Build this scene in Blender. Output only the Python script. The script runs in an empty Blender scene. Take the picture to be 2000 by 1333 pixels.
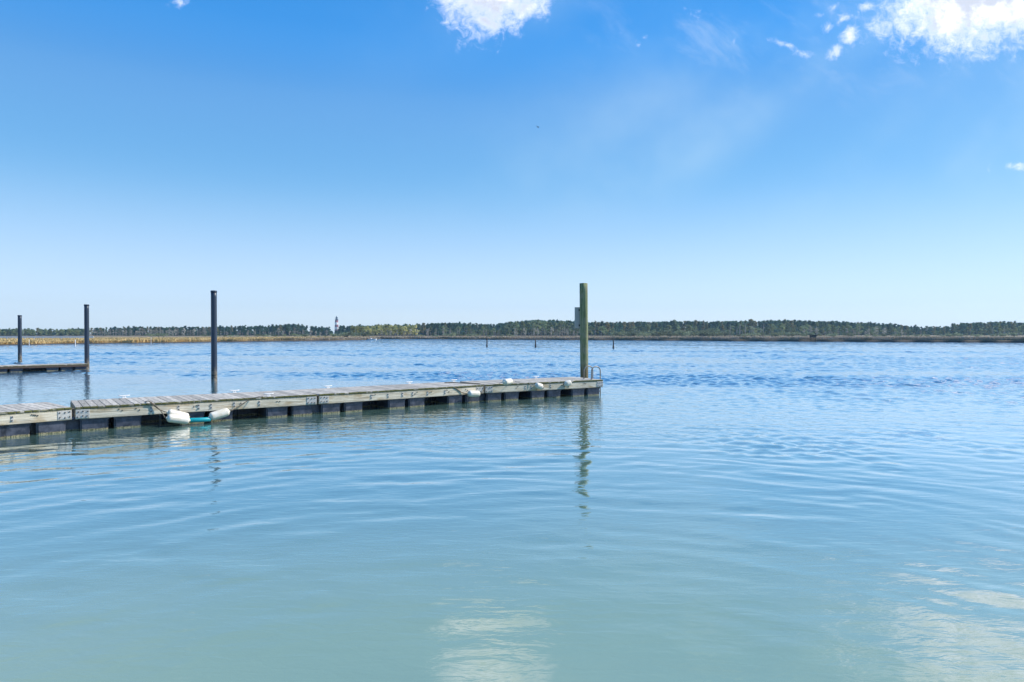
import bpy, bmesh, math, random, re
import numpy as np
from mathutils import Vector, Matrix
R = math.radians
random.seed(7)
rng = np.random.default_rng(11)
scn = bpy.context.scene
col = scn.collection

# ------------------------------------------------------------------ camera
H = 2.2                       # eye height above the water
F = 1333.0                    # focal length in pixels of the 2000 px wide photograph
HZ = 652.0                    # row of the horizon
cam = bpy.data.objects.new('camera', bpy.data.cameras.new('camera'))
col.objects.link(cam)
cam.data.sensor_width = 36
cam.data.lens = 36 * F / 2000
cam.location = (0, 0, H)
cam.rotation_euler = (R(90) - math.atan((666.5 - HZ) / F), 0, 0)
cam.data.clip_start = 0.1
cam.data.clip_end = 20000
scn.camera = cam

# ------------------------------------------------------------------ light
SUN_AZ, SUN_EL = R(76), R(41)     # azimuth to the right of the view direction (+Y)
EXPO = 0.35
SKY_STRENGTH = 0.11
scn.view_settings.view_transform = 'Standard'
scn.view_settings.look = 'None'
scn.view_settings.exposure = EXPO
scn.view_settings.gamma = 1
scn.view_settings.use_curve_mapping = False
scn.cycles.use_denoising = True
scn.cycles.max_bounces = 6
scn.cycles.volume_bounces = 0
scn.cycles.transparent_max_bounces = 8
scn.cycles.sample_clamp_indirect = 6
scn.cycles.caustics_reflective = False

sun = bpy.data.objects.new('sun', bpy.data.lights.new('sun', 'SUN'))
col.objects.link(sun)
sun.data.energy = 4.3
sun.data.angle = R(0.5)
sun.data.color = (1.0, 0.95, 0.86)
to_sun = Vector((math.sin(SUN_AZ) * math.cos(SUN_EL), math.cos(SUN_AZ) * math.cos(SUN_EL), math.sin(SUN_EL)))
sun.rotation_euler = to_sun.to_track_quat('Z', 'Y').to_euler()


class NT:
    """small helper around a node tree"""
    def __init__(s, tree):
        s.t = tree
        tree.nodes.clear()

    def n(s, typ, **kw):
        nd = s.t.nodes.new(typ)
        for k, v in kw.items():
            setattr(nd, k, v)
        return nd

    def put(s, sock, v):
        if v is None:
            return
        if isinstance(v, bpy.types.NodeSocket):
            s.t.links.new(v, sock)
        else:
            sock.default_value = v

    def m(s, op, a, b=None, c=None, clamp=False):
        nd = s.n('ShaderNodeMath', operation=op)
        nd.use_clamp = clamp
        for i, v in enumerate((a, b, c)):
            s.put(nd.inputs[i], v)
        return nd.outputs[0]

    def vm(s, op, a, b=None, out=0):
        nd = s.n('ShaderNodeVectorMath', operation=op)
        s.put(nd.inputs[0], a)
        if b is not None:
            s.put(nd.inputs[1], b)
        return nd.outputs[out]

    def xyz(s, v):
        nd = s.n('ShaderNodeSeparateXYZ')
        s.put(nd.inputs[0], v)
        return nd.outputs

    def comb(s, x, y, z=0.0):
        nd = s.n('ShaderNodeCombineXYZ')
        for i, v in enumerate((x, y, z)):
            s.put(nd.inputs[i], v)
        return nd.outputs[0]

    def noise(s, vec, scale=1.0, detail=2.0, rough=0.5, dist=0.0, lac=2.0):
        nd = s.n('ShaderNodeTexNoise')
        s.put(nd.inputs['Vector'], vec)
        s.put(nd.inputs['Scale'], scale)
        s.put(nd.inputs['Detail'], detail)
        s.put(nd.inputs['Roughness'], rough)
        s.put(nd.inputs['Lacunarity'], lac)
        s.put(nd.inputs['Distortion'], dist)
        return nd.outputs['Fac']

    def step(s, x, lo, hi, a=0.0, b=1.0, smooth=True):
        nd = s.n('ShaderNodeMapRange')
        nd.interpolation_type = 'SMOOTHSTEP' if smooth else 'LINEAR'
        nd.clamp = True
        s.put(nd.inputs[0], x)
        for i, v in enumerate((lo, hi, a, b)):
            s.put(nd.inputs[i + 1], v)
        return nd.outputs[0]

    def mix(s, f, a, b, blend='MIX'):
        nd = s.n('ShaderNodeMix', data_type='RGBA', blend_type=blend)
        s.put(nd.inputs[0], f)
        for i, v in ((6, a), (7, b)):
            if isinstance(v, tuple) and len(v) == 3:
                v = v + (1.0,)
            s.put(nd.inputs[i], v)
        return nd.outputs[2]


# ------------------------------------------------------------------ sky
def build_world():
    w = bpy.data.worlds.new('World')
    scn.world = w
    w.use_nodes = True
    N = NT(w.node_tree)
    out = N.n('ShaderNodeOutputWorld')
    bg = N.n('ShaderNodeBackground')
    N.t.links.new(bg.outputs[0], out.inputs[0])
    sky = N.n('ShaderNodeTexSky', sky_type='NISHITA')
    sky.sun_disc = False
    sky.sun_elevation = SUN_EL
    sky.sun_rotation = SUN_AZ
    sky.altitude = 0
    sky.air_density = 1.0
    sky.dust_density = 0.25
    sky.ozone_density = 2.2
    tc = N.n('ShaderNodeTexCoord').outputs['Generated']
    d = N.vm('NORMALIZE', tc)
    x, y, z = N.xyz(d)
    # the analytic sky, deepened as a clear dry autumn day shows it: a correction by height above
    # the horizon, blended with the plain height gradient so that the sun's side does not glare
    zz = N.m('MAXIMUM', z, 0.0)
    def ramp(stops, scale):
        nd = N.n('ShaderNodeValToRGB')
        N.put(nd.inputs[0], zz)
        nd.color_ramp.interpolation = 'CARDINAL'
        el = nd.color_ramp.elements
        while len(el) < len(stops):
            el.new(0.5)
        for e_, (p_, c_) in zip(el, stops):
            e_.position = p_
            e_.color = tuple(q / scale for q in c_) + (1,)
        o = N.vm('SCALE', nd.outputs[0])
        o.node.inputs['Scale'].default_value = scale
        return o
    fit = ramp([(0.0, (.75, .84, 1.35)), (.039, (.75, .86, 1.27)), (.186, (.70, .97, 1.127)), (.32, (.53, .97, 1.23)), (.40, (.29, 1.0, 1.5)), (.7, (.27, .9, 1.4)), (1.0, (.27, .85, 1.3))], 2.0)
    grad = ramp([(0.0, (6.0, 7.3, 8.4)), (.039, (5.65, 7.0, 8.3)), (.186, (1.96, 4.17, 6.94)), (.32, (.98, 2.98, 6.3)), (.40, (.42, 2.42, 6.2)), (.7, (.26, 1.85, 5.1)), (1.0, (.22, 1.6, 4.4))], 8.0)
    base = N.mix(1.0, sky.outputs[0], fit, 'MULTIPLY')
    base = N.mix(0.68, base, grad)
    # gnomonic sky coordinates
    yy = N.m('MAXIMUM', y, 0.02)
    u = N.m('DIVIDE', x, yy)
    v = N.m('DIVIDE', z, yy)
    uv = N.comb(u, v)
    front = N.step(y, 0.15, 0.4)
    # broad faint shafts of brighter air fanning out from the sun's side
    du, dv = N.m('SUBTRACT', u, 1.25), N.m('SUBTRACT', v, 0.95)
    ang = N.m('ARCTAN2', dv, du)
    beams = N.noise(N.comb(N.m('MULTIPLY', ang, 8.0), N.m('MULTIPLY', v, 0.5)), 1.0, 1.5, 0.45)
    beams = N.step(beams, 0.32, 0.7)
    beams = N.m('MULTIPLY', beams, N.step(u, -0.35, 0.35))
    beams = N.m('MULTIPLY', beams, N.step(v, 0.08, 0.25))
    beams = N.m('MULTIPLY', N.m('MULTIPLY', beams, front), N.step(N.noise(uv, 3.2, 4.0, 0.6), 0.3, 0.65))
    base = N.mix(N.m('MULTIPLY', beams, 0.38), base, (4.2, 5.9, 7.3))
    # clouds
    warp = N.n('ShaderNodeTexNoise')
    N.put(warp.inputs['Vector'], uv)
    warp.inputs['Scale'].default_value = 9.0
    warp.inputs['Detail'].default_value = 3.7
    wv = N.vm('SUBTRACT', warp.outputs['Color'], (0.5, 0.5, 0.5))
    wv = N.vm('SCALE', wv)
    wv.node.inputs['Scale'].default_value = 0.055
    uvw = N.vm('ADD', uv, wv)
    wu, wvv, _ = N.xyz(uvw)
    blobs = [  # centre u, v, radii, tilt (deg), weight
        (-0.030, 0.515, 0.088, 0.088, -18, 1.3),
        (0.745, 0.525, 0.21, 0.095, 20, 1.5),
        (0.595, 0.440, 0.0653, 0.0340, 28, 0.77),
        (0.650, 0.448, 0.06, 0.024, 20, 0.85),
        (0.463, 0.409, 0.0450, 0.0153, 20, 0.73),
        (0.430, 0.404, 0.0290, 0.0136, -6, 0.65),
        (0.402, 0.415, 0.0232, 0.0119, -28, 0.62),
        (0.384, 0.421, 0.0174, 0.0102, 10, 0.52),
        (0.493, 0.431, 0.0247, 0.0187, 38, 0.79),
        (0.502, 0.440, 0.0145, 0.0136, 10, 0.60),
        (0.480, 0.458, 0.0247, 0.0119, 26, 0.69),
        (0.460, 0.450, 0.0188, 0.0119, 30, 0.65),
        (0.452, 0.466, 0.0145, 0.0102, 10, 0.47),
        (0.520, 0.479, 0.0203, 0.0153, 20, 0.73),
        (0.503, 0.470, 0.0174, 0.0102, 15, 0.47),
        (0.468, 0.478, 0.0145, 0.0102, 60, 0.57),
        (0.744, 0.248, 0.0261, 0.0119, 8, 0.73),
        (0.696, 0.249, 0.0116, 0.0119, 0, 0.47),
        (0.260, 0.476, 0.0188, 0.0153, -35, 0.62),
        (0.250, 0.484, 0.0101, 0.0136, 0, 0.53),
        (0.188, 0.423, 0.0159, 0.0102, -20, 0.57),
        (0.196, 0.432, 0.0087, 0.0085, -50, 0.47),
        (0.160, 0.448, 0.0116, 0.0119, 30, 0.45),
        (0.320, 0.436, 0.0174, 0.0119, 40, 0.53),
        (0.580, 0.478, 0.0203, 0.0306, 70, 0.62),
        (0.565, 0.430, 0.0174, 0.0136, 20, 0.43),
        (-0.483, 0.485, 0.0261, 0.0136, -15, 0.55),
        (0.520, 0.540, 0.0725, 0.0510, 25, 0.65),
    ]
    mask = None
    for (cu, cv, ru, rv, tilt, wgt) in blobs:
        c, s = math.cos(R(tilt)), math.sin(R(tilt))
        a = N.m('SUBTRACT', wu, cu)
        b = N.m('SUBTRACT', wvv, cv)
        p = N.m('MULTIPLY_ADD', a, c / ru, N.m('MULTIPLY', b, s / ru))
        q = N.m('MULTIPLY_ADD', b, c / rv, N.m('MULTIPLY', a, -s / rv))
        dd = N.m('MULTIPLY_ADD', p, p, N.m('MULTIPLY', q, q))
        mk = N.m('MULTIPLY', N.m('SUBTRACT', 1.0, N.m('MULTIPLY', N.m('SQRT', dd), 0.62)), wgt)
        mask = mk if mask is None else N.m('MAXIMUM', mask, mk)
    mask = N.m('MULTIPLY', mask, front)
    # the rest of the sky carries more of the same small clouds, high up
    wide = N.noise(N.vm('DIVIDE', d, N.comb(N.m('ADD', zz, 0.25), N.m('ADD', zz, 0.25), 1.0)), 2.6, 3.0, 0.5)
    wide = N.step(wide, 0.54, 0.75, -0.2, 0.95)
    high = N.m('MAXIMUM', N.step(z, 0.47, 0.58), N.m('MULTIPLY', N.m('SUBTRACT', 1.0, front), N.step(z, 0.2, 0.35)))
    wide = N.m('MULTIPLY', wide, high)
    mask = N.m('MAXIMUM', mask, wide)
    fbm = N.noise(uv, 26.0, 7.0, 0.62, 0.3)
    fine = N.noise(uv, 62.0, 6.0, 0.7, 0.6)
    f = N.m('MULTIPLY_ADD', fine, 0.75, N.m('MULTIPLY', fbm, 0.85))
    dens = N.m('SUBTRACT', mask, N.m('SUBTRACT', f, 0.30))
    alpha = N.step(dens, -0.13, 0.50)
    alpha = N.m('MULTIPLY', alpha, 0.97)
    shade = N.step(N.noise(N.vm('ADD', uv, (3.1, 1.7, 0.0)), 20.0, 5.0, 0.6), 0.42, 0.60)
    deep = N.step(dens, 0.12, 0.45)
    ccol = N.mix(N.m('MULTIPLY', shade, deep), (9.3, 9.5, 11.8), (5.4, 5.8, 6.8))
    # thin torn veil between the clouds on the sun's side
    vn = N.noise(N.comb(N.m('MULTIPLY_ADD', v, -6.0, N.m('MULTIPLY', u, 5.0)), N.m('MULTIPLY_ADD', v, 14.0, N.m('MULTIPLY', u, 9.0)), 2.0), 1.0, 6.0, 0.66, 0.5)
    veil = N.m('MULTIPLY', N.step(vn, 0.47, 0.78), N.m('MULTIPLY', N.step(v, 0.30, 0.42), N.step(u, 0.0, 0.3)))
    veil = N.m('MULTIPLY', N.m('MULTIPLY', veil, front), 0.22)
    base = N.mix(veil, base, (6.2, 7.0, 7.9))
    base = N.mix(alpha, base, ccol)
    N.put(bg.inputs[0], base)
    bg.inputs[1].default_value = SKY_STRENGTH
build_world()


# ------------------------------------------------------------------ scene helpers
def tag(o, label=None, cat=None, group=None, kind=None):
    for k, v in (('label', label), ('category', cat), ('group', group), ('kind', kind)):
        if v:
            o[k] = v
    return o

def empty(name, loc=(0, 0, 0), rz=0.0, parent=None):
    o = bpy.data.objects.new(name, None)
    o.location = loc
    o.rotation_euler = (0, 0, rz)
    o.empty_display_size = 0.2
    col.objects.link(o)
    if parent:
        o.parent = parent
    return o

def mobj(name, mesh, mat=None, parent=None, loc=None, rot=None):
    o = bpy.data.objects.new(name, mesh)
    if mat is not None and not mesh.materials:
        mesh.materials.append(mat)
    col.objects.link(o)
    if parent:
        o.parent = parent
    if loc is not None:
        o.location = loc
    if rot is not None:
        o.rotation_euler = rot
    return o

def mesh_np(name, V, Fc, smooth=False):
    me = bpy.data.meshes.new(name)
    me.from_pydata([tuple(map(float, v)) for v in V], [], [tuple(map(int, f)) for f in Fc])
    if smooth:
        me.polygons.foreach_set('use_smooth', [True] * len(me.polygons))
    me.update()
    return me

def mesh_tris(name, V):
    """V: (n,3,3) loose triangles"""
    n = len(V)
    me = bpy.data.meshes.new(name)
    me.vertices.add(n * 3)
    me.vertices.foreach_set('co', V.reshape(-1).astype(np.float32))
    me.loops.add(n * 3)
    me.loops.foreach_set('vertex_index', np.arange(n * 3, dtype=np.int32))
    me.polygons.add(n)
    me.polygons.foreach_set('loop_start', np.arange(0, n * 3, 3, dtype=np.int32))
    me.update(calc_edges=True)
    return me

class MB:
    """collects shapes into one mesh"""
    def __init__(s):
        s.bm = bmesh.new()

    def box(s, c, size, rot=None, bevel=0.0, seg=1):
        r = bmesh.ops.create_cube(s.bm, size=1.0)
        vs = r['verts']
        bmesh.ops.scale(s.bm, vec=size, verts=vs)
        if bevel > 0:
            es = list({e for v in vs for e in v.link_edges})
            r2 = bmesh.ops.bevel(s.bm, geom=es, offset=bevel, segments=seg, affect='EDGES')
            vs = list({v for f in r2['faces'] for v in f.verts} | {v for v in vs if v.is_valid})
        M = Matrix.Translation(c)
        if rot is not None:
            M = M @ rot.to_4x4()
        bmesh.ops.transform(s.bm, matrix=M, verts=vs)
        return vs

    def tube(s, pts, rad, seg=10, caps=True):
        pts = [Vector(p) for p in pts]
        n = len(pts)
        rads = rad if isinstance(rad, (list, tuple)) else [rad] * n
        rings = []
        ref = None
        for i, p in enumerate(pts):
            t = (pts[min(i + 1, n - 1)] - pts[max(i - 1, 0)]).normalized()
            if ref is None:
                ref = Vector((0, 0, 1)) if abs(t.z) < 0.9 else Vector((1, 0, 0))
            a = t.cross(ref).normalized()
            b = a.cross(t).normalized()
            ref = b
            rings.append([s.bm.verts.new(p + (a * math.cos(2 * math.pi * k / seg) + b * math.sin(2 * math.pi * k / seg)) * rads[i]) for k in range(seg)])
        for i in range(n - 1):
            for k in range(seg):
                f = s.bm.faces.new((rings[i][k], rings[i][(k + 1) % seg], rings[i + 1][(k + 1) % seg], rings[i + 1][k]))
                f.smooth = True
        if caps:
            s.bm.faces.new(rings[0][::-1])
            s.bm.faces.new(rings[-1])

    def mesh(s, name):
        bmesh.ops.recalc_face_normals(s.bm, faces=s.bm.faces)
        me = bpy.data.meshes.new(name)
        s.bm.to_mesh(me)
        s.bm.free()
        return me

def bez(pts, n=12):
    """smooth polyline through points (Catmull-Rom)"""
    P = [Vector(p) for p in pts]
    P = [P[0] * 2 - P[1]] + P + [P[-1] * 2 - P[-2]]
    out = []
    for i in range(1, len(P) - 2):
        for k in range(n):
            t = k / n
            a, b, c, d = P[i - 1], P[i], P[i + 1], P[i + 2]
            out.append(0.5 * ((2 * b) + (c - a) * t + (2 * a - 5 * b + 4 * c - d) * t * t + (3 * b - a - 3 * c + d) * t ** 3))
    out.append(P[-2])
    return out

def ground(px, py, z=0.0):
    """point of the level plane z seen at photo pixel px, py"""
    d = (H - z) * F / (py - HZ)
    return Vector(((px - 1000) * d / F, d, z))

def at(px, py, d):
    """point at depth d seen at photo pixel px, py"""
    return Vector(((px - 1000) * d / F, d, H + (HZ - py) * d / F))


# ------------------------------------------------------------------ materials
def mat(name, fn):
    m = bpy.data.materials.new(name)
    m.use_nodes = True
    N = NT(m.node_tree)
    out = N.n('ShaderNodeOutputMaterial')
    b = N.n('ShaderNodeBsdfPrincipled')
    N.t.links.new(b.outputs[0], out.inputs[0])
    fn(N, b)
    return m

def world_pos(N):
    return N.n('ShaderNodeNewGeometry').outputs['Position']

def bump(N, b, h, strength=0.5, dist=0.01):
    nd = N.n('ShaderNodeBump')
    nd.inputs['Strength'].default_value = strength
    nd.inputs['Distance'].default_value = dist
    N.put(nd.inputs['Height'], h)
    N.t.links.new(nd.outputs[0], b.inputs['Normal'])

def m_plank(N, b):
    rnd = N.n('ShaderNodeObjectInfo').outputs['Random']
    oc = N.n('ShaderNodeTexCoord').outputs['Object']
    x, y, z = N.xyz(oc)
    v = N.comb(N.m('MULTIPLY', x, 70.0), N.m('MULTIPLY_ADD', y, 3.0, N.m('MULTIPLY', rnd, 60.0)), N.m('MULTIPLY', z, 40.0))
    g = N.noise(v, 1.0, 4.0, 0.6)
    blot = N.noise(N.vm('ADD', oc, N.comb(N.m('MULTIPLY', rnd, 31.0), 0.0, 0.0)), 5.0, 3.0, 0.6)
    g = N.step(g, 0.3, 0.7)
    c = N.mix(g, (0.36, 0.315, 0.26), (0.66, 0.595, 0.51))
    c = N.mix(N.m('MULTIPLY', N.step(blot, 0.48, 0.68), 0.5), c, (0.22, 0.21, 0.16))
    bri = N.m('MULTIPLY_ADD', rnd, 0.5, 0.72)
    c = N.vm('SCALE', c)
    N.put(c.node.inputs['Scale'], bri)
    # moss on the end grain at the front edge
    edge = N.m('MULTIPLY', N.step(y, -0.885, -0.925), N.step(blot, 0.3, 0.5))
    c = N.mix(edge, c, (0.14, 0.135, 0.04))
    N.put(b.inputs['Base Color'], c)
    b.inputs['Roughness'].default_value = 0.85
    bump(N, b, g, 0.4, 0.004)

def m_fascia(N, b):
    rnd = N.n('ShaderNodeObjectInfo').outputs['Random']
    oc = N.n('ShaderNodeTexCoord').outputs['Object']
    x, y, z = N.xyz(oc)
    sh = N.comb(N.m('MULTIPLY', rnd, 17.0), 0.0, N.m('MULTIPLY', rnd, 9.0))
    p = N.vm('ADD', oc, sh)
    px, py, pz = N.xyz(p)
    g = N.step(N.noise(N.comb(N.m('MULTIPLY', px, 1.6), 0.0, N.m('MULTIPLY', pz, 38.0)), 1.0, 5.0, 0.62, 0.6), 0.33, 0.66)
    blot = N.noise(N.comb(N.m('MULTIPLY', px, 1.5), 0.0, N.m('MULTIPLY', pz, 5.0)), 1.0, 5.0, 0.62)
    c = N.mix(g, (0.60, 0.50, 0.36), (0.92, 0.83, 0.66))
    c = N.mix(N.m('MULTIPLY', N.step(blot, 0.47, 0.66), 0.75), c, N.mix(g, (0.36, 0.24, 0.11), (0.58, 0.42, 0.22)))
    grey = N.noise(N.comb(N.m('MULTIPLY', px, 0.8), 0.0, N.m('MULTIPLY', pz, 9.0), ), 1.0, 4.0, 0.6)
    c = N.mix(N.m('MULTIPLY', N.step(grey, 0.54, 0.68), 0.6), c, (0.33, 0.31, 0.27))
    vor = N.n('ShaderNodeTexVoronoi')
    N.put(vor.inputs['Vector'], N.comb(N.m('MULTIPLY', px, 1.9), 0.0, N.m('MULTIPLY', pz, 3.2)))
    vor.inputs['Scale'].default_value = 1.0
    knot = N.step(vor.outputs['Distance'], 0.13, 0.03)
    c = N.mix(N.m('MULTIPLY', knot, 0.85), c, (0.085, 0.06, 0.03))
    drip = N.noise(N.comb(N.m('MULTIPLY', px, 22.0), 0.0, N.m('MULTIPLY', pz, 1.5)), 1.0, 3.0, 0.6)
    moss = N.m('MULTIPLY', N.step(N.m('MULTIPLY_ADD', drip, 0.05, z), -0.03, 0.025), 1.0)
    moss = N.m('MAXIMUM', moss, N.m('MULTIPLY', N.step(drip, 0.62, 0.78), 0.5))
    c = N.mix(N.m('MULTIPLY', moss, 0.75), c, (0.13, 0.125, 0.045))
    low = N.m('MULTIPLY', N.step(N.m('ADD', z, N.m('MULTIPLY', drip, 0.06)), -0.16, -0.2), 0.35)
    c = N.mix(low, c, (0.20, 0.19, 0.13))
    N.put(b.inputs['Base Color'], c)
    b.inputs['Roughness'].default_value = 0.8
    bump(N, b, g, 0.5, 0.006)

def m_float(N, b):
    pos = world_pos(N)
    x, y, z = N.xyz(pos)
    n = N.noise(pos, 5.0, 4.0, 0.6)
    n2 = N.noise(pos, 38.0, 3.0, 0.6)
    c = N.mix(N.step(n, 0.35, 0.7), (0.026, 0.032, 0.050), (0.095, 0.105, 0.14))
    c = N.mix(N.m('MULTIPLY', N.step(n2, 0.56, 0.75), 0.35), c, (0.15, 0.15, 0.15))
    band = N.step(N.m('SUBTRACT', z, N.m('MULTIPLY', n2, 0.05)), 0.022, -0.005)
    c = N.mix(band, c, N.mix(N.step(n2, 0.4, 0.6), (0.07, 0.08, 0.025), (0.40, 0.34, 0.20)))
    N.put(b.inputs['Base Color'], c)
    N.put(b.inputs['Roughness'], N.step(n, 0.3, 0.7, 0.32, 0.6))
    bump(N, b, N.m('MULTIPLY_ADD', n2, 0.3, n), 0.35, 0.02)

def m_galv(N, b):
    oc = N.n('ShaderNodeTexCoord').outputs['Object']
    n = N.noise(oc, 24.0, 4.0, 0.65)
    c = N.mix(N.step(n, 0.35, 0.65), (0.44, 0.42, 0.385), (0.68, 0.65, 0.60))
    c = N.mix(N.step(n, 0.68, 0.8), c, (0.28, 0.18, 0.10))
    N.put(b.inputs['Base Color'], c)
    b.inputs['Metallic'].default_value = 0.0
    b.inputs['Roughness'].default_value = 0.55

def m_bolt(N, b):
    b.inputs['Base Color'].default_value = (0.13, 0.115, 0.10, 1)
    b.inputs['Metallic'].default_value = 0.6
    b.inputs['Roughness'].default_value = 0.6

def m_fender(N, b):
    pos = world_pos(N)
    n = N.noise(pos, 9.0, 4.0, 0.6)
    n2 = N.noise(pos, 50.0, 3.0, 0.6)
    c = N.mix(N.step(n, 0.38, 0.7), (0.89, 0.82, 0.70), (0.76, 0.67, 0.50))
    c = N.mix(N.m('MULTIPLY', N.step(n2, 0.6, 0.8), 0.35), c, (0.38, 0.35, 0.28))
    z = N.xyz(pos)[2]
    c = N.mix(N.m('MULTIPLY', N.step(z, 0.08, 0.01), 0.6), c, (0.35, 0.34, 0.2))
    N.put(b.inputs['Base Color'], c)
    b.inputs['Roughness'].default_value = 0.38
    b.inputs['Subsurface Weight'].default_value = 0.0

def m_teal(N, b):
    n = N.noise(world_pos(N), 18.0, 3.0, 0.6)
    N.put(b.inputs['Base Color'], N.mix(n, (0.0, 0.27, 0.33), (0.01, 0.42, 0.46)))
    b.inputs['Roughness'].default_value = 0.4

def m_rope(c0, c1):
    def f(N, b):
        n = N.noise(N.n('ShaderNodeTexCoord').outputs['Object'], 60.0, 2.0, 0.5)
        N.put(b.inputs['Base Color'], N.mix(n, c0, c1))
        b.inputs['Roughness'].default_value = 0.9
        bump(N, b, n, 0.5, 0.004)
    return f

def m_greenpile(N, b):
    oc = N.n('ShaderNodeTexCoord').outputs['Object']
    x, y, z = N.xyz(oc)
    g = N.noise(N.comb(N.m('MULTIPLY', x, 26.0), N.m('MULTIPLY', y, 26.0), N.m('MULTIPLY', z, 0.9)), 1.0, 5.0, 0.65)
    n = N.noise(oc, 2.2, 4.0, 0.6)
    g = N.step(g, 0.33, 0.68)
    c = N.mix(g, (0.105, 0.135, 0.05), (0.31, 0.345, 0.16))
    c = N.mix(N.m('MULTIPLY', N.step(n, 0.44, 0.66), 0.7), c, (0.33, 0.30, 0.20))
    brown = N.step(N.m('ADD', z, N.m('MULTIPLY', n, 0.9)), 1.75, 1.15)
    c = N.mix(N.m('MULTIPLY', brown, 0.85), c, N.mix(g, (0.10, 0.065, 0.03), (0.25, 0.18, 0.09)))
    crack = N.step(g, 0.12, 0.0)
    c = N.mix(N.m('MULTIPLY', crack, 0.6), c, (0.03, 0.035, 0.02))
    wet = N.step(z, 0.5, 0.15)
    c = N.mix(wet, c, (0.03, 0.03, 0.022))
    N.put(b.inputs['Base Color'], c)
    b.inputs['Roughness'].default_value = 0.8
    bump(N, b, g, 0.6, 0.015)

def m_darkpile(N, b):
    oc = N.n('ShaderNodeTexCoord').outputs['Object']
    x, y, z = N.xyz(oc)
    n = N.noise(oc, 5.0, 5.0, 0.65)
    streak = N.noise(N.comb(N.m('MULTIPLY', x, 18.0), N.m('MULTIPLY', y, 18.0), N.m('MULTIPLY', z, 0.5)), 1.0, 3.0, 0.6)
    c = N.mix(streak, (0.014, 0.024, 0.042), (0.034, 0.050, 0.078))
    grow = N.step(N.m('ADD', z, N.m('MULTIPLY', N.m('SUBTRACT', n, 0.5), 1.5)), 0.75, 0.3)
    c = N.mix(grow, c, N.mix(N.step(n, 0.4, 0.6), (0.055, 0.05, 0.04), (0.30, 0.25, 0.18)))
    N.put(b.inputs['Base Color'], c)
    N.put(b.inputs['Roughness'], N.m('MULTIPLY_ADD', grow, 0.4, 0.42))
    bump(N, b, N.m('MULTIPLY', n, grow), 0.8, 0.03)

def m_flat(c, rough=0.7, var=0.25, scale=6.0, metal=0.0):
    def f(N, b):
        n = N.noise(N.n('ShaderNodeTexCoord').outputs['Object'], scale, 4.0, 0.6)
        lo = tuple(max(0, q * (1 - var)) for q in c)
        hi = tuple(min(1, q * (1 + var)) for q in c)
        N.put(b.inputs['Base Color'], N.mix(n, lo, hi))
        b.inputs['Roughness'].default_value = rough
        b.inputs['Metallic'].default_value = metal
    return f

def m_leaf(lo, hi, warm=None):
    def f(N, b):
        rnd = N.n('ShaderNodeObjectInfo').outputs['Random']
        pos = world_pos(N)
        n = N.noise(pos, 0.35, 3.0, 0.6)
        c = N.mix(N.step(n, 0.3, 0.7), lo, hi)
        if warm:
            c = N.mix(N.step(rnd, 0.55, 1.0), c, warm)
        bri = N.m('MULTIPLY_ADD', rnd, 0.8, 0.6)
        c = N.vm('SCALE', c)
        N.put(c.node.inputs['Scale'], bri)
        N.put(b.inputs['Base Color'], c)
        b.inputs['Roughness'].default_value = 0.9
        b.inputs['Specular IOR Level'].default_value = 0.1
        tr = N.n('ShaderNodeBsdfTranslucent')
        N.put(tr.inputs[0], c)
        mx = N.n('ShaderNodeMixShader')
        mx.inputs[0].default_value = 0.42
        out = next(q for q in N.t.nodes if q.type == 'OUTPUT_MATERIAL')
        N.t.links.new(b.outputs[0], mx.inputs[1])
        N.t.links.new(tr.outputs[0], mx.inputs[2])
        N.t.links.new(mx.outputs[0], out.inputs[0])
    return f

def m_grass(N, b):
    pos = world_pos(N)
    x, y, z = N.xyz(pos)
    n = N.noise(pos, 0.12, 4.0, 0.6)
    n2 = N.noise(pos, 1.5, 3.0, 0.6)
    gold = N.mix(n2, (0.58, 0.41, 0.17), (0.80, 0.61, 0.32))
    gold = N.mix(N.m('MULTIPLY', N.step(n, 0.45, 0.62), 0.75), gold, (0.36, 0.27, 0.10))
    tan = N.mix(n2, (0.42, 0.33, 0.24), (0.62, 0.50, 0.38))
    tan = N.mix(N.m('MULTIPLY', N.step(n, 0.45, 0.65), 0.6), tan, (0.22, 0.20, 0.10))
    c = N.mix(N.step(N.m('MULTIPLY_ADD', n, 30.0, x), -62.0, -40.0), gold, tan)
    N.put(b.inputs['Base Color'], c)
    b.inputs['Roughness'].default_value = 0.9
    b.inputs['Specular IOR Level'].default_value = 0.1

def m_marsh(N, b):
    g = N.n('ShaderNodeNewGeometry')
    n = N.noise(g.outputs['Position'], 0.5, 4.0, 0.6)
    nz = N.xyz(g.outputs['True Normal'])[2]
    mud = N.mix(n, (0.022, 0.018, 0.014), (0.06, 0.048, 0.035))
    top = N.mix(n, (0.16, 0.12, 0.06), (0.32, 0.24, 0.13))
    N.put(b.inputs['Base Color'], N.mix(N.step(nz, 0.93, 0.99), mud, top))
    b.inputs['Roughness'].default_value = 0.85

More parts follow.
